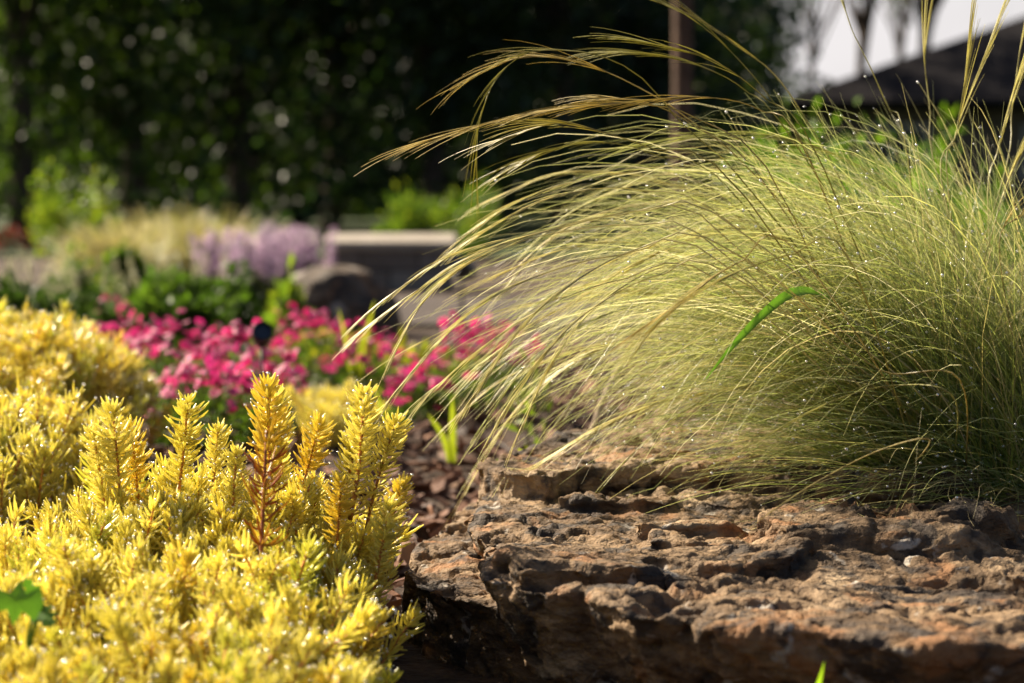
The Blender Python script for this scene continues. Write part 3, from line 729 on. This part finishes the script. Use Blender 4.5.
# ---------------------------------------------------------------- generic plants
def shrub(name, label, cat, loc, rx, ry, h, n, L, Wd, cols, group=None, low=.1, updir=.6, stemcol=(.12,.08,.05), clumps=0, mat=None, leafname='foliage', nst=14, z0=0.0):
    root = empty(name, loc, label, cat, group)
    if clumps:
        cc = np.stack([U(-1,1,clumps), U(-1,1,clumps), U(0,1,clumps)**.8], -1); k = rng.integers(0, clumps, n)
        pos = cc[k] + rng.normal(0, .17, (n,3))
        r = np.linalg.norm(pos*np.array([1,1,.55]), axis=1); pos = pos/np.maximum(1, r)[:,None]
    else:
        pos = rand_unit(n)*(U(.25,1,n)**.4)[:,None]; pos[:,2] = np.abs(pos[:,2])
    lump = 1+.25*fbm(pos*2.2+U(0,50), 2)
    P = pos*lump[:,None]*np.array([rx, ry, h*.95]); P[:,2] = z0 + np.maximum(P[:,2], 0)*(1-low) + h*low*U(.2,1,n)
    d = unit(pos*np.array([1,1,.5]) + np.array([0,0,updir]) + rng.normal(0,.5,(n,3)))
    cols = np.asarray(cols); c = cols[rng.integers(0,len(cols),n)]*U(.75,1.25,(n,1))
    mb = MB(); leaf_cards(mb, P, d, L*U(.7,1.25,n), Wd*U(.8,1.2,n), c); mb.obj(leafname, [mat or M_LEAF], root)
    a = np.stack([U(-.2,.2,nst)*rx, U(-.2,.2,nst)*ry, np.zeros(nst)-.01], -1); sel = P[rng.integers(0,n,nst)]
    b = sel; m = (a+b)/2 + np.stack([0*a[:,0],0*a[:,0],.1*b[:,2]], -1)
    Q = np.stack([a, a*.5+m*.5, m, (m+b)/2, b], 1); st = MB(); tubes(st, Q, np.linspace(1,.4,5)[None]*h*.012, 5, stemcol); st.obj('stem', [M_BARK], root)
    return root
GREENS = [(.07,.13,.02),(.05,.10,.02),(.10,.17,.03)]
LIME = [(.16,.22,.03),(.20,.24,.03),(.12,.19,.03)]
DARKG = [(.025,.05,.015),(.035,.065,.018),(.05,.085,.02)]

# pink flowers
def flower_mesh(r, col):
    mb = MB(); 
    for k in range(5):
        a = k*2*math.pi/5; u = np.linspace(0,1,5); wd = r*.42*np.array([.25,.8,1.0,.9,.35]); rr = r*(.1+.9*u); zz = r*(.10+.30*u-.35*u*u)
        ca, sa = math.cos(a), math.sin(a)
        ctr = np.stack([rr*ca, rr*sa, zz], -1); sd = np.array((-sa, ca, 0)); 
        v = np.stack([ctr+sd*wd[:,None]-np.array((0,0,.08*r)), ctr, ctr-sd*wd[:,None]-np.array((0,0,.08*r))], 1).reshape(-1,3)
        i = np.arange(4)[:,None]*3+np.arange(2)[None]; f = np.stack([i,i+1,i+4,i+3],-1).reshape(-1,4)
        c = np.repeat(np.array(col)[None]*np.linspace(.75,1.1,5)[:,None], 3, 0); mb.add(v, f, c, 0)
    mb.add(ICO1_V*np.array((.16,.16,.12))*r + np.array((0,0,r*.1)), ICO1_F, (.55,.30,.12), 0)
    P = np.array([[(0,0,0),(0,0,-.5*r),(.1*r,0,-1.1*r),(.1*r,0,-2.2*r)]]); tubes(mb, P, np.array([[.12,.14,.06,.05]])*r, 4, (.10,.14,.03), 1)
    q = rand_unit(2)*r*.6; q[:,2] = r*.22
    beads(mb, q, r*.10, mi=2, lod=1)
    return mb.mesh('flower', [M_PETAL, M_LEAF, M_DEW])
PINKS = [(.60,.035,.20),(.68,.05,.26),(.48,.02,.15),(.74,.10,.32),(.64,.05,.28)]
FLW = [flower_mesh(U(.0082,.0108), PINKS[k % 5]) for k in range(10)]
def pink_clump(px, py, r, nf, label, top=.135, foliage=900, Y=None, group='pink flower clumps in the bed'):
    c = at(px, py, Y) if Y else atz(px, py, top); root = shrub('pink_flower', label, 'flower', (c.x, c.y, float(ground_z(c.x, c.y))), r*1.0, r*1.15, top*.84, foliage, .016, .0055, GREENS+[(.10,.13,.04)], group=group, leafname='foliage', nst=10)
    for k in range(min(99, int(nf*1.5))):
        q, a = math.sqrt(U(0,1)), U(0,6.28); x, y = q*math.cos(a)*r*1.15, q*math.sin(a)*r*1.3
        z = top*(1-.5*q**2.5) + rng.normal(0,.012) + .008
        link('flower', FLW[rng.integers(0,10)], root, loc=(x,y,z), rot=(rng.normal(.45,.5), rng.normal(0,.5), U(0,6.28)), scale=float(U(.8,1.15)))
pk = [(118,3.75,.10,60,.14,'pink flower clump touching the left golden sedum mound'),(178,3.5,.10,80,.145,'widest pink flower clump, in front of the dark green shrub'),
      (238,3.35,.085,66,.15,'pink flower clump left of the dark spotlight'),(205,2.95,.075,60,.12,'foremost pink flower clump, just behind the tall sedum shoots'),
      (268,3.15,.06,44,.115,'pink flower clump just below the dark spotlight'),(308,3.75,.085,56,.155,'pink flower clump directly right of the dark spotlight'),(362,3.65,.075,44,.135,'pink flower clump beside the upright strap leaves'),
      (420,3.3,.055,34,.09,'small sparse pink flower clump standing on the open mulch'),(484,3.4,.095,76,.14,'pink flower clump behind the hanging grass plumes')]
for (px, Y, r, nf, tp, lb) in pk: pink_clump(px, 340, r, nf, lb, Y=Y, top=tp)
pink_clump(112, 292, .05, 12, 'little distant pink flower tuft below the pale spikes', Y=4.9, foliage=250, top=.15)

# spikes (catmint, pale sage)
def spike_mesh(h, col, w, n=46):
    mb = MB(); tubes(mb, np.array([[(0,0,0),(0,0,h*.5),(.01*h,0,h)]]), np.array([[.002,.0016,.001]]), 4, (.10,.14,.04), 1)
    t = U(.42,1,n); a = U(0,6.28,n); pos = np.stack([np.cos(a)*w*.25, np.sin(a)*w*.25, t*h], -1)
    d = np.stack([np.cos(a), np.sin(a), .5+0*a], -1); c = np.array(col)*U(.7,1.2,(n,1))
    leaf_cards(mb, pos, d, w*(1.15-.6*t), w*.6, c, 0); return mb.mesh('flower_spike', [M_AWN, M_LEAF])
PUR = [spike_mesh(.28, (.50,.35,.55), .022) for _ in range(4)]
PALE = [spike_mesh(.26, (.46,.45,.30), .013) for _ in range(4)]
def spike_clump(name, label, cat, px, base_y, Y, rx, ry, h, meshes, ns, cols, group, nleaf=1700):
    c = at(px, base_y, Y); root = shrub(name, label, cat, (c.x, Y, 0), rx*1.15, ry*1.1, h*.66, nleaf, .038, .014, cols, group=group)
    for k in range(ns):
        q, a = math.sqrt(U(0,1)), U(0,6.28); x, y = q*math.cos(a)*rx, q*math.sin(a)*ry
        link('flower_spike', meshes[rng.integers(0,len(meshes))], root, loc=(x,y,h*.18), rot=(rng.normal(0,.16)-y/ry*.2, rng.normal(0,.16)+x/rx*.25, U(0,6.28)), scale=float(h/.28*U(.75,1.02)))
spike_clump('catmint', 'mauve flowering catmint clump beside the cream grass', 'catmint', 238, 300, 6.3, .14, .16, .245, PUR, 60, [(.10,.13,.07),(.13,.16,.08)], 'mauve catmint clumps')
spike_clump('catmint', 'mauve flowering catmint clump next to the low concrete wall', 'catmint', 288, 300, 6.6, .13, .16, .26, PUR, 60, [(.10,.13,.07),(.13,.16,.08)], 'mauve catmint clumps')
spike_clump('white_sage', 'white sage clump with dark leaves at the left edge of the bed', 'sage', 18, 310, 5.0, .13, .14, .235, PALE, 12, DARKG, 'white sage clumps')
spike_clump('white_sage', 'white sage clump with dark leaves behind the little pink tuft', 'sage', 78, 310, 5.2, .13, .14, .23, PALE, 14, DARKG, 'white sage clumps')
spike_clump('white_sage', 'white sage clump rising behind the dark green shrub', 'sage', 175, 300, 5.5, .11, .12, .25, PALE, 14, GREENS, 'white sage clumps')

# cream feather grasses far back
def small_grass(label, px, Y, h, n, cols, group):
    c = at(px, 250, Y); root = empty('cream_grass', (c.x, Y, 0), label, 'ornamental grass', group)
    P = blade_paths(n, (0,0,0), .05, 180, 95, (4,32), (25,120), (h*.8,h*1.2), (1.2,2.2), K=9)
    P[:,:,2] -= P[:,:1,2]
    mb = MB(); tubes(mb, P, .0016*np.linspace(1,.5,9)[None], 3, np.array(cols)[rng.integers(0,len(cols),n)]*U(.8,1.2,(n,1))); mb.obj('blades', [M_GRASS], root)
    Q = P[::3, 4:]; m2 = MB(); tubes(m2, Q, .0035*np.array([.4,1,1,.7,.3])[None], 4, np.array((.80,.75,.50))*U(.85,1.1,(len(Q),1))); m2.obj('seed_heads', [M_AWN], root)
CREAM = [(.74,.69,.38),(.55,.58,.20),(.80,.75,.48)]
small_grass('cream feather grass tuft behind the white sage', 122, 7.2, .31, 620, CREAM, 'cream feather grasses')
small_grass('cream feather grass tuft in the middle of the distant three', 168, 7.6, .33, 620, CREAM, 'cream feather grasses')
small_grass('cream feather grass tuft directly behind the mauve catmint', 215, 7.4, .34, 700, CREAM, 'cream feather grasses')

shrub('yellow_green_shrub', 'yellow-green rounded shrub rising behind the white sage', 'shrub', (at(70,240,8.5).x, 8.5, 0), .19, .2, .42, 1700, .035, .018, LIME, clumps=10)
shrub('dark_low_plant', 'low dark green plant filling the bed between the two leftmost white sages', 'plant', (at(45,290,4.75).x, 4.75, 0), .17, .12, .15, 1500, .035, .016, DARKG, clumps=12)
shrub('bushy_green_plant', 'bushy mid-green plant between the white sage and the cream grasses', 'plant', (at(105,260,6.4).x, 6.4, 0), .13, .12, .21, 1100, .04, .018, GREENS+LIME[:1], clumps=10)
shrub('dark_green_shrub', 'dark green leafy shrub behind the widest pink flower clump', 'shrub', (at(188,300,4.55).x, 4.55, 0), .125, .12, .215, 1500, .035, .018, DARKG+GREENS, clumps=12)
shrub('green_plant', 'small light green leafy plant beside the grey boulder', 'plant', (at(287,300,4.7).x, 4.7, 0), .04, .04, .20, 160, .05, .022, LIME)
shrub('low_green_shrub', 'low green shrub strip behind the pale wall cap', 'shrub', (at(440,215,12.5).x, 12.5, 0), .42, .3, .41, 2600, .06, .016, LIME+GREENS, clumps=16, updir=1.5)
shrub('bright_green_shrub', 'bright lime green shrub behind the top of the feathery grass', 'shrub', (at(845,180,6.2).x, 6.2, 0), .36, .35, .50, 3200, .045, .02, [(.13,.24,.025),(.17,.28,.03),(.10,.2,.025)], clumps=26)
shrub('bright_green_shrub', 'lime green shrub standing to the right behind the straw plumes', 'shrub', (at(985,200,6.8).x, 6.8, 0), .24, .3, .42, 1500, .045, .02, [(.13,.24,.025),(.17,.28,.03),(.10,.2,.025)], clumps=14)
shrub('red_flower', 'red flowering plant at the far left edge', 'flower', (at(8,240,14).x, 14.0, 0), .22, .2, .19, 500, .04, .03, [(.22,.025,.025),(.16,.02,.02),(.05,.08,.02),(.05,.08,.02)], mat=M_PETAL)
shrub('yellow_green_groundcover', 'low yellow-green plant behind the right-hand pink clumps', 'plant', (at(335,330,4.35).x, 4.35, 0), .15, .10, .10, 500, .03, .014, [(.28,.26,.03),(.22,.24,.03)])
shrub('yellow_green_groundcover', 'low yellow-green plant under the hanging grass plumes', 'plant', (at(425,360,3.9).x, 3.9, 0), .09, .08, .11, 300, .03, .014, [(.28,.26,.03),(.22,.24,.03)])
shrub('leafy_seedling', 'small lime leaved seedling growing by the back corner of the slab', 'plant', (at(545,445,2.25).x, 2.25, 0.0), .035, .03, .11, 26, .024, .011, [(.30,.34,.03),(.24,.30,.03)])
shrub('leafy_seedling', 'taller green seedling rising behind the slab among the plumes', 'plant', (at(532,400,2.6).x, 2.6, 0.0), .03, .03, .19, 40, .035, .010, [(.14,.2,.03),(.2,.26,.03)])

# strap leaves
def strap_plant(name, label, px, Y, blades, cols):
    c = at(px, 300, Y); root = empty(name, (c.x, Y, 0), label, 'plant')
    for (dx, dz, w, y0) in blades:
        broad_leaf([(0,0,-.01),(dx*.35,0,dz*.5),(dx,0,dz)], w, 'leaf', None, cols[rng.integers(0,len(cols))]).obj('leaf', [M_LEAF], root)
strap_plant('strap_leaf_plant', 'plant with a few upright yellow-green strap leaves in front of the boulder', 355, 3.6, [(.035,.20,.012,0),(-.03,.185,.010,0),(.012,.15,.010,0),(-.012,.12,.01,0)], [(.22,.26,.03),(.28,.30,.04)])
strap_plant('strap_leaf_plant', 'two narrow yellow-green leaves standing in the mulch by the small pink clump', 392, 3.0, [(-.03,.10,.008,0),(.01,.06,.007,0)], [(.26,.30,.03)])
strap_plant('strap_leaf_plant', 'two short upright green leaves below the pink flowers behind the plumes', 452, 2.85, [(.0,.10,.011,0),(-.035,.075,.010,0)], [(.24,.28,.03)])
# dry stalk
s = [at(588,440,2.35), at(603,400,2.36), at(622,362,2.38)]; c0 = at(588,440,2.35)
mb = MB(); tubes(mb, catmull([(c0.x-.05,2.34,.0)]+s, 10)[None], np.linspace(.0045,.0035,10)[None], 6, (.42,.32,.22)); tag(mb.obj('dry_stalk', [M_CHIP]), 'pale dry broken stalk leaning behind the slab under the grass', 'stalk')
# sprouts in front of the slab
c = at(818,690,1.19)
mb = broad_leaf([(c.x-.004,1.19,.0),(c.x-.004,1.19,c.z-.02),at(824,662,1.18)], .006, 'leaf', None, (.22,.34,.03)); tag(mb.obj('grass_sprout', [M_LEAF]), 'tiny bright green sprout poking up before the front edge of the slab', 'sprout')

# lower-left weed
def lobed_weed():
    c = at(20, 640, 1.20); root = empty('lobed_weed', (c.x, 1.20, c.z-.07), 'bright green lobed weed leaf in the lower left corner among the sedum', 'weed')
    o3 = np.array(root.location)
    for (px, py, ang, ln, Y, col) in [(44,604,178,.034,1.19,(.13,.28,.04)),(40,606,-62,.022,1.195,(.09,.20,.03)),(36,602,115,.016,1.20,(.12,.27,.04))]:
        p = np.array(at(px, py, Y)) - o3; a = math.radians(ang)
        out = [(0,0),(.12,.34),(.34,.16),(.48,.44),(.62,.16),(.84,.22),(1,0),(.84,-.22),(.62,-.16),(.48,-.44),(.34,-.16),(.12,-.34)]
        v = [(0.5,0,.03)]+[(x, y, -.12*abs(y)) for x, y in out]; v = np.array(v)*ln
        Rm = np.array(Matrix.Rotation(a,3,'Z') @ Matrix.Rotation(R(-8),3,'X') @ Matrix.Rotation(R(rng.uniform(-30,10)),3,'Y'))
        Rm = np.array(Matrix.Rotation(R(48),3,'X')) @ Rm
        v = v @ Rm.T + p; n = len(out)
        MB().add(v, np.array([(0,i+1,(i+1)%n+1) for i in range(n)]), col).obj('leaf', [M_LEAF], root)
        st = MB(); tubes(st, catmull([(0,0,0),(p[0]*.4,p[1]*.4,p[2]*.7),tuple(p)], 6)[None], .0009, 5, (.12,.18,.03)); st.obj('stem', [M_LEAF], root)
lobed_weed()

# ---------------------------------------------------------------- garden spotlights
M_BLACK, t_, n_, p_ = new_mat('black_metal'); p_.inputs['Base Color'].default_value = (.012,.013,.016,1); p_.inputs['Roughness'].default_value = .35; p_.inputs['Metallic'].default_value = .3
M_GLASS, t_, n_, p_ = new_mat('lens_glass'); p_.inputs['Base Color'].default_value = (.02,.03,.05,1); p_.inputs['Roughness'].default_value = .08
def lathe(mb, prof, seg=24, col=(1,1,1), M=None, mi=0):
    a = np.arange(seg)*2*np.pi/seg; v = np.concatenate([np.stack([r*np.cos(a), r*np.sin(a), np.full(seg, z)], -1) for r, z in prof])
    k = len(prof); i = np.arange(k-1)[:,None]*seg; j = np.arange(seg)[None]
    f = np.stack([i+j, i+(j+1)%seg, i+seg+(j+1)%seg, i+seg+j], -1).reshape(-1,4)
    if M is not None: v = v @ np.array(M.to_3x3()).T + np.array(M.translation)
    mb.add(v, f, col, mi)
def spotlight(label, px, py, Y, r, tilt, yaw):
    c = at(px, py, Y); root = empty('garden_spotlight', (c.x, Y, 0), label, 'garden light', 'black garden spotlights')
    M = Matrix.Translation((0,0,c.z)) @ Matrix.Rotation(yaw,4,'Z') @ Matrix.Rotation(tilt,4,'X')
    mb = MB(); lathe(mb, [(.001,-r*1.6),(r*.55,-r*1.55),(r*.75,-r*1.2),(r*.92,-r*.4),(r,r*.6),(r,r*1.3),(r*.9,r*1.32),(r*.86,r*.9)], 28, M=M); mb.obj('lamp_head', [M_BLACK], root)
    mb = MB(); lathe(mb, [(.0005,r*.93),(r*.5,r*.96),(r*.86,r*.9)], 28, M=M); mb.obj('lens', [M_GLASS], root)
    mb = MB(); tubes(mb, np.array([[(0,0,-.02),(0,0,c.z*.5),(0,0,c.z-r*.7)]]), r*.16, 10); mb.obj('stake', [M_BLACK], root)
    mb = MB(); box(mb, (0,0,c.z-r*.9), (r*.5,r*.7,r*.5), bev=r*.08); mb.obj('bracket', [M_BLACK], root)
spotlight('black garden spotlight standing among the pink flowers', 262, 336, 2.98, .0155, R(62), R(10))
spotlight('black garden spotlight half hidden by the plumes in front of the wall', 462, 268, 6.2, .036, R(70), R(-40))

# ---------------------------------------------------------------- boulder and wall
def boulder(name, label, px, base_y, Y, rx, ry, rz):
    v = ICO4_V.copy(); n = fbm(v*1.3+3, 3); n2 = fbm(v*4+9, 4)
    v = v*(1+.14*n+.05*n2)[:,None]; v = v*np.array((rx,ry,rz)); v[:,2] = np.maximum(v[:,2], -rz*.35)
    c = at(px, base_y, Y); o = MB().add(v, ICO4_F).obj(name, [stone_mat('boulder_stone', .5, [(0.3,(.055,.038,.026)),(0.5,(.10,.072,.05)),(0.7,(.15,.11,.08))])], loc=(c.x, Y, rz*.3))
    tag(o, label, 'boulder')
boulder('rounded_boulder', 'rounded grey-brown boulder in front of the low concrete wall', 333, 300, 5.6, .165, .16, .15)
M_CONC = rough_mat('concrete', [(0.3,(.17,.145,.125)),(0.7,(.27,.235,.205))], 6, bump=.4, bscale=80, dist=.004)
def joints(m):
    t = m.node_tree; n = t.nodes; p = n['Principled BSDF']; src = p.inputs['Base Color'].links[0].from_socket
    tc = n.new('ShaderNodeTexCoord'); mp = n.new('ShaderNodeMapping'); mp.inputs['Rotation'].default_value = (R(90),0,0); t.links.new(tc.outputs['Object'], mp.inputs['Vector'])
    b = n.new('ShaderNodeTexBrick'); b.inputs['Scale'].default_value = 1; b.inputs['Brick Width'].default_value = .24; b.inputs['Row Height'].default_value = .09; b.inputs['Mortar Size'].default_value = .006
    b.inputs['Color1'].default_value = (1,1,1,1); b.inputs['Color2'].default_value = (.7,.66,.64,1); b.inputs['Mortar'].default_value = (.3,.28,.26,1); t.links.new(mp.outputs[0], b.inputs['Vector'])
    mx = n.new('ShaderNodeMix'); mx.data_type = 'RGBA'; mx.blend_type = 'MULTIPLY'; mx.inputs[0].default_value = 1
    t.links.new(src, mx.inputs[6]); t.links.new(b.outputs['Color'], mx.inputs[7]); t.links.new(mx.outputs[2], p.inputs['Base Color'])
joints(M_CONC)
M_CAP = rough_mat('pale_cap', [(0.3,(.27,.235,.19)),(0.7,(.37,.325,.27))], 8, bump=.3, bscale=90, dist=.003)
def low_wall(label, px0, px1, py, Y, depth=.24):
    a, b = at(px0, py, Y), at(px1, py, Y); wdt = b.x-a.x; top = a.z
    root = empty('low_wall', ((a.x+b.x)/2, Y+depth/2, 0), label, 'wall', 'low concrete garden walls')
    mb = MB(); h = top-.085; box(mb, (0,0,h/2-.02), (wdt-.03, depth-.03, h+.04), bev=.008)
    mb.obj('wall_body', [M_CONC], root, smooth=False)
    mb = MB(); box(mb, (0,0,0), (wdt, depth+.0, .04), bev=.008); ct, st_ = math.cos(R(8)), math.sin(R(8)); mb.v = [np.stack([v[:,0], v[:,1]*ct-v[:,2]*st_, v[:,1]*st_+v[:,2]*ct+top-.07], -1) for v in mb.v]; mb.obj('cap', [M_CAP], root, smooth=False)
low_wall('low grey concrete wall with pale cap behind the boulder', 322, 456, 226, 8.3)
low_wall('low concrete wall end with pale cap behind the mauve catmint', 240, 316, 227, 8.6)

# wooden pole
M_WOOD = rough_mat('weathered_wood', [(0.3,(.06,.034,.022)),(0.7,(.14,.085,.056))], 10, bump=.6, bscale=60, dist=.01)
c = at(681, 120, 8.0)
mb = MB(); zz = np.linspace(-.1, 3.2, 14); P = np.stack([c.x + .006*np.sin(zz*2), 8.0+0*zz, zz], -1)
tubes(mb, P[None], np.linspace(.041,.036,14)[None], 14); tag(mb.obj('wooden_post', [M_WOOD]), 'slim brown wooden post rising behind the feathery grass', 'post')

# ---------------------------------------------------------------- house
def house():
    Y0 = 40.0; c = at(783, 100, Y0); ez = c.z; x0 = c.x
    root = empty('house', (x0+8, Y0+5, 0), 'low house with a dark hipped roof behind the grass', 'house')
    o3 = np.array(root.location)
    M_ROOF = rough_mat('dark_shingles', [(0.3,(.009,.008,.010)),(0.7,(.02,.018,.019))], 3, bump=.5, bscale=10, dist=.03, rough=.95, spec=.05)
    M_WALL = rough_mat('brown_siding', [(0.3,(.13,.095,.07)),(0.7,(.2,.15,.11))], 2, bump=.3, bscale=8, dist=.02)
    M_PANE, t_, n_, p_ = new_mat('window_pane'); p_.inputs['Base Color'].default_value = (.02,.025,.03,1); p_.inputs['Roughness'].default_value = .1
    M_FR, t_, n_, p_ = new_mat('window_trim'); p_.inputs['Base Color'].default_value = (.45,.42,.38,1); p_.inputs['Roughness'].default_value = .6
    Wd, Dp = 18.0, 13.0; ov = .7; k = 6.5; slope = .35
    # walls inset under the eaves
    mb = MB(); box(mb, (x0+Wd/2, Y0+Dp/2, (ez-.14)/2), (Wd-2*ov, Dp-2*ov, ez-.14)); mb.v = [v-o3 for v in mb.v]; mb.obj('wall', [M_WALL], root, smooth=False)
    h = k*slope
    v = np.array([(x0,Y0,ez),(x0+Wd,Y0,ez),(x0+Wd,Y0+Dp,ez),(x0,Y0+Dp,ez),(x0+k,Y0+k,ez+h),(x0+Wd-k,Y0+k,ez+h),
                  (x0,Y0,ez-.13),(x0+Wd,Y0,ez-.13),(x0+Wd,Y0+Dp,ez-.13),(x0,Y0+Dp,ez-.13)]) - o3
    mb = MB().add(v, np.array([(0,1,5,4),(2,3,4,5),(6,9,8,7),(0,6,7,1),(1,7,8,2),(2,8,9,3),(3,9,6,0)])); n0 = 0
    mb.f.append(np.array([(1,2,5),(3,0,4)])); mb.m.append(np.zeros(2,int)); mb.obj('roof', [M_ROOF], root, smooth=False)
    for xx in (2.4, 5.6, 9.5):
        f = MB(); box(f, (x0+xx, Y0+ov-.02, 1.35), (1.3,.08,1.1)); f.v = [q-o3 for q in f.v]; fo = f.obj('window', [M_FR], root, smooth=False)
        g = MB(); box(g, (x0+xx, Y0+ov-.065, 1.35), (1.12,.03,.92)); g.v = [q-o3 for q in g.v]; g.obj('pane', [M_PANE], fo, smooth=False)
house()

# ---------------------------------------------------------------- trees
def tree(name, label, x, Y, h, rx, z0, n, leaf, cols, group, trunk=.14, clumps=40, seed=0, gap=0.0, low_fill=0.0):
    root = empty(name, (x, Y, 0), label, 'tree', group)
    hh = (h-z0)/2; cz = z0+hh
    lean = U(-.25,.25)
    # trunk and limbs
    tb = MB(); zz = np.linspace(-.2, h*.8, 9); P = np.stack([lean*(zz/h)+.08*np.sin(zz*1.1), .05*np.cos(zz), zz], -1)
    tubes(tb, P[None], np.linspace(trunk, trunk*.3, 9)[None], 9)
    cc = rand_unit(clumps)*(U(.25,1,clumps)**.5)[:,None]*np.array((rx,rx,hh)) + np.array((0,0,cz))
    for q in cc[:26]:
        zs = np.clip(q[2]*.6, .25*z0+.2, h*.75); s = np.array((lean*(zs/h), 0, zs)); m = (s+q)/2 + np.array((0,0,.12*rx))
        tubes(tb, catmull([s, m, q], 6)[None], np.linspace(trunk*.35, trunk*.06, 6)[None], 5)
    tb.obj('trunk', [M_BARK], root)
    sz = U(.45,1.4,clumps)*rx*.25
    k = rng.choice(clumps, n, p=sz**2/np.sum(sz**2))
    pos = cc[k] + rng.normal(0,1,(n,3))*sz[k][:,None]*np.array((.75,.75,.5))
    pos[:,2] = np.maximum(pos[:,2], z0*.75+U(0,.3,n))
    if low_fill > 0:
        m = int(n*low_fill); pos[:m] = np.stack([U(-rx,rx,m), rng.normal(0,.4*rx,m), U(z0*.5, 3.2, m)], -1)
    d = unit(rng.normal(0,1,(n,3)) + np.array((0,0,-.35)))
    c = np.array(cols)[rng.integers(0,len(cols),n)]*U(.7,1.3,(n,1))
    mb = MB(); leaf_cards(mb, pos, d, leaf*U(.7,1.3,n), leaf*.55*U(.8,1.2,n), c); mb.obj('crown', [M_TREELEAF], root)
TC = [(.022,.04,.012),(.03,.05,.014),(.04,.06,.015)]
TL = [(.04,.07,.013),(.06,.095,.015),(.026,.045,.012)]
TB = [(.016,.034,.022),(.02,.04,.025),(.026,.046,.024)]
def X(px, Y): return (px-512)/F*Y
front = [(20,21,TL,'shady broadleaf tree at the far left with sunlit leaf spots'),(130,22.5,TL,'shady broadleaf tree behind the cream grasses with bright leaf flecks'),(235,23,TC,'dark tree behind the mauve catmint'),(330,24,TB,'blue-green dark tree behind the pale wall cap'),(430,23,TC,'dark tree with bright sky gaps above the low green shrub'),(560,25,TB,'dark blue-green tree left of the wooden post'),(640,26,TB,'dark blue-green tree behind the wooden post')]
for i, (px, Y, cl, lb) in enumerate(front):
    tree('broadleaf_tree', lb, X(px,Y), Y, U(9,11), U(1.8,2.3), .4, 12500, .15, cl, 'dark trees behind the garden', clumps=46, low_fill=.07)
for px, Y in [(30,33),(180,31),(300,30.5),(400,32),(505,31),(590,33),(640,34)]:
    tree('broadleaf_tree', 'dark tree of the second row, mostly hidden behind the front trees', X(px,Y), Y, U(11,13), 2.5, .4, 6500, .22, TC, 'second row of dark trees', low_fill=.3)
# shading neighbours to the left, beyond the frame's edge
for px, Y in []:
    tree('broadleaf_tree', 'dark tree of the second row, mostly hidden behind the front trees', X(px,Y), Y, 12, 2.6, .5, 6000, .25, TC, 'second row of dark trees')
# far wood
def far_wood():
    n = 14000; Y = U(42,50,n); x = U(-.30,.105,n)*Y; z = U(0,1,n)**1.6*(6.5+2.5*vnoise(np.stack([x*.35,0*x,0*x],-1)))
    mb = MB(); leaf_cards(mb, np.stack([x,Y,z],-1), rand_unit(n), .5*U(.7,1.3,n), .3, np.array(TC)[rng.integers(0,3,n)])
    o = mb.obj('far_wood', [M_TREELEAF]); tag(o, 'dense dark wood closing off the view behind the garden trees', 'wood', kind='stuff')
far_wood()
# open trees behind the house
for px, Y, tr, lb in [(858,60,.20,'thin bare-trunked tree left of the roof middle against the bright sky'),(925,58,.26,'thicker bare-trunked tree above the house roof'),(897,66,.12,'thinnest of the trunks above the house roof'),(812,60,.12,'open leafy tree where the roof edge meets the dark trees')]:
    tree('slender_tree', lb, X(px,Y), Y, 13, 2.6, 6.6 if px != 812 else 6.0, 800, .28, TL, 'slender trees behind the house', trunk=tr, clumps=22)
for px, Y in [(705,46),(690,58)]:
    tree('broadleaf_tree', 'tall dark tree between the wooden post and the house' if px == 705 else 'dark tree just right of the wooden post', X(px,Y), Y, 12, 2.4, .6, 9000, .25, TB, 'dark trees behind the garden', low_fill=.25)
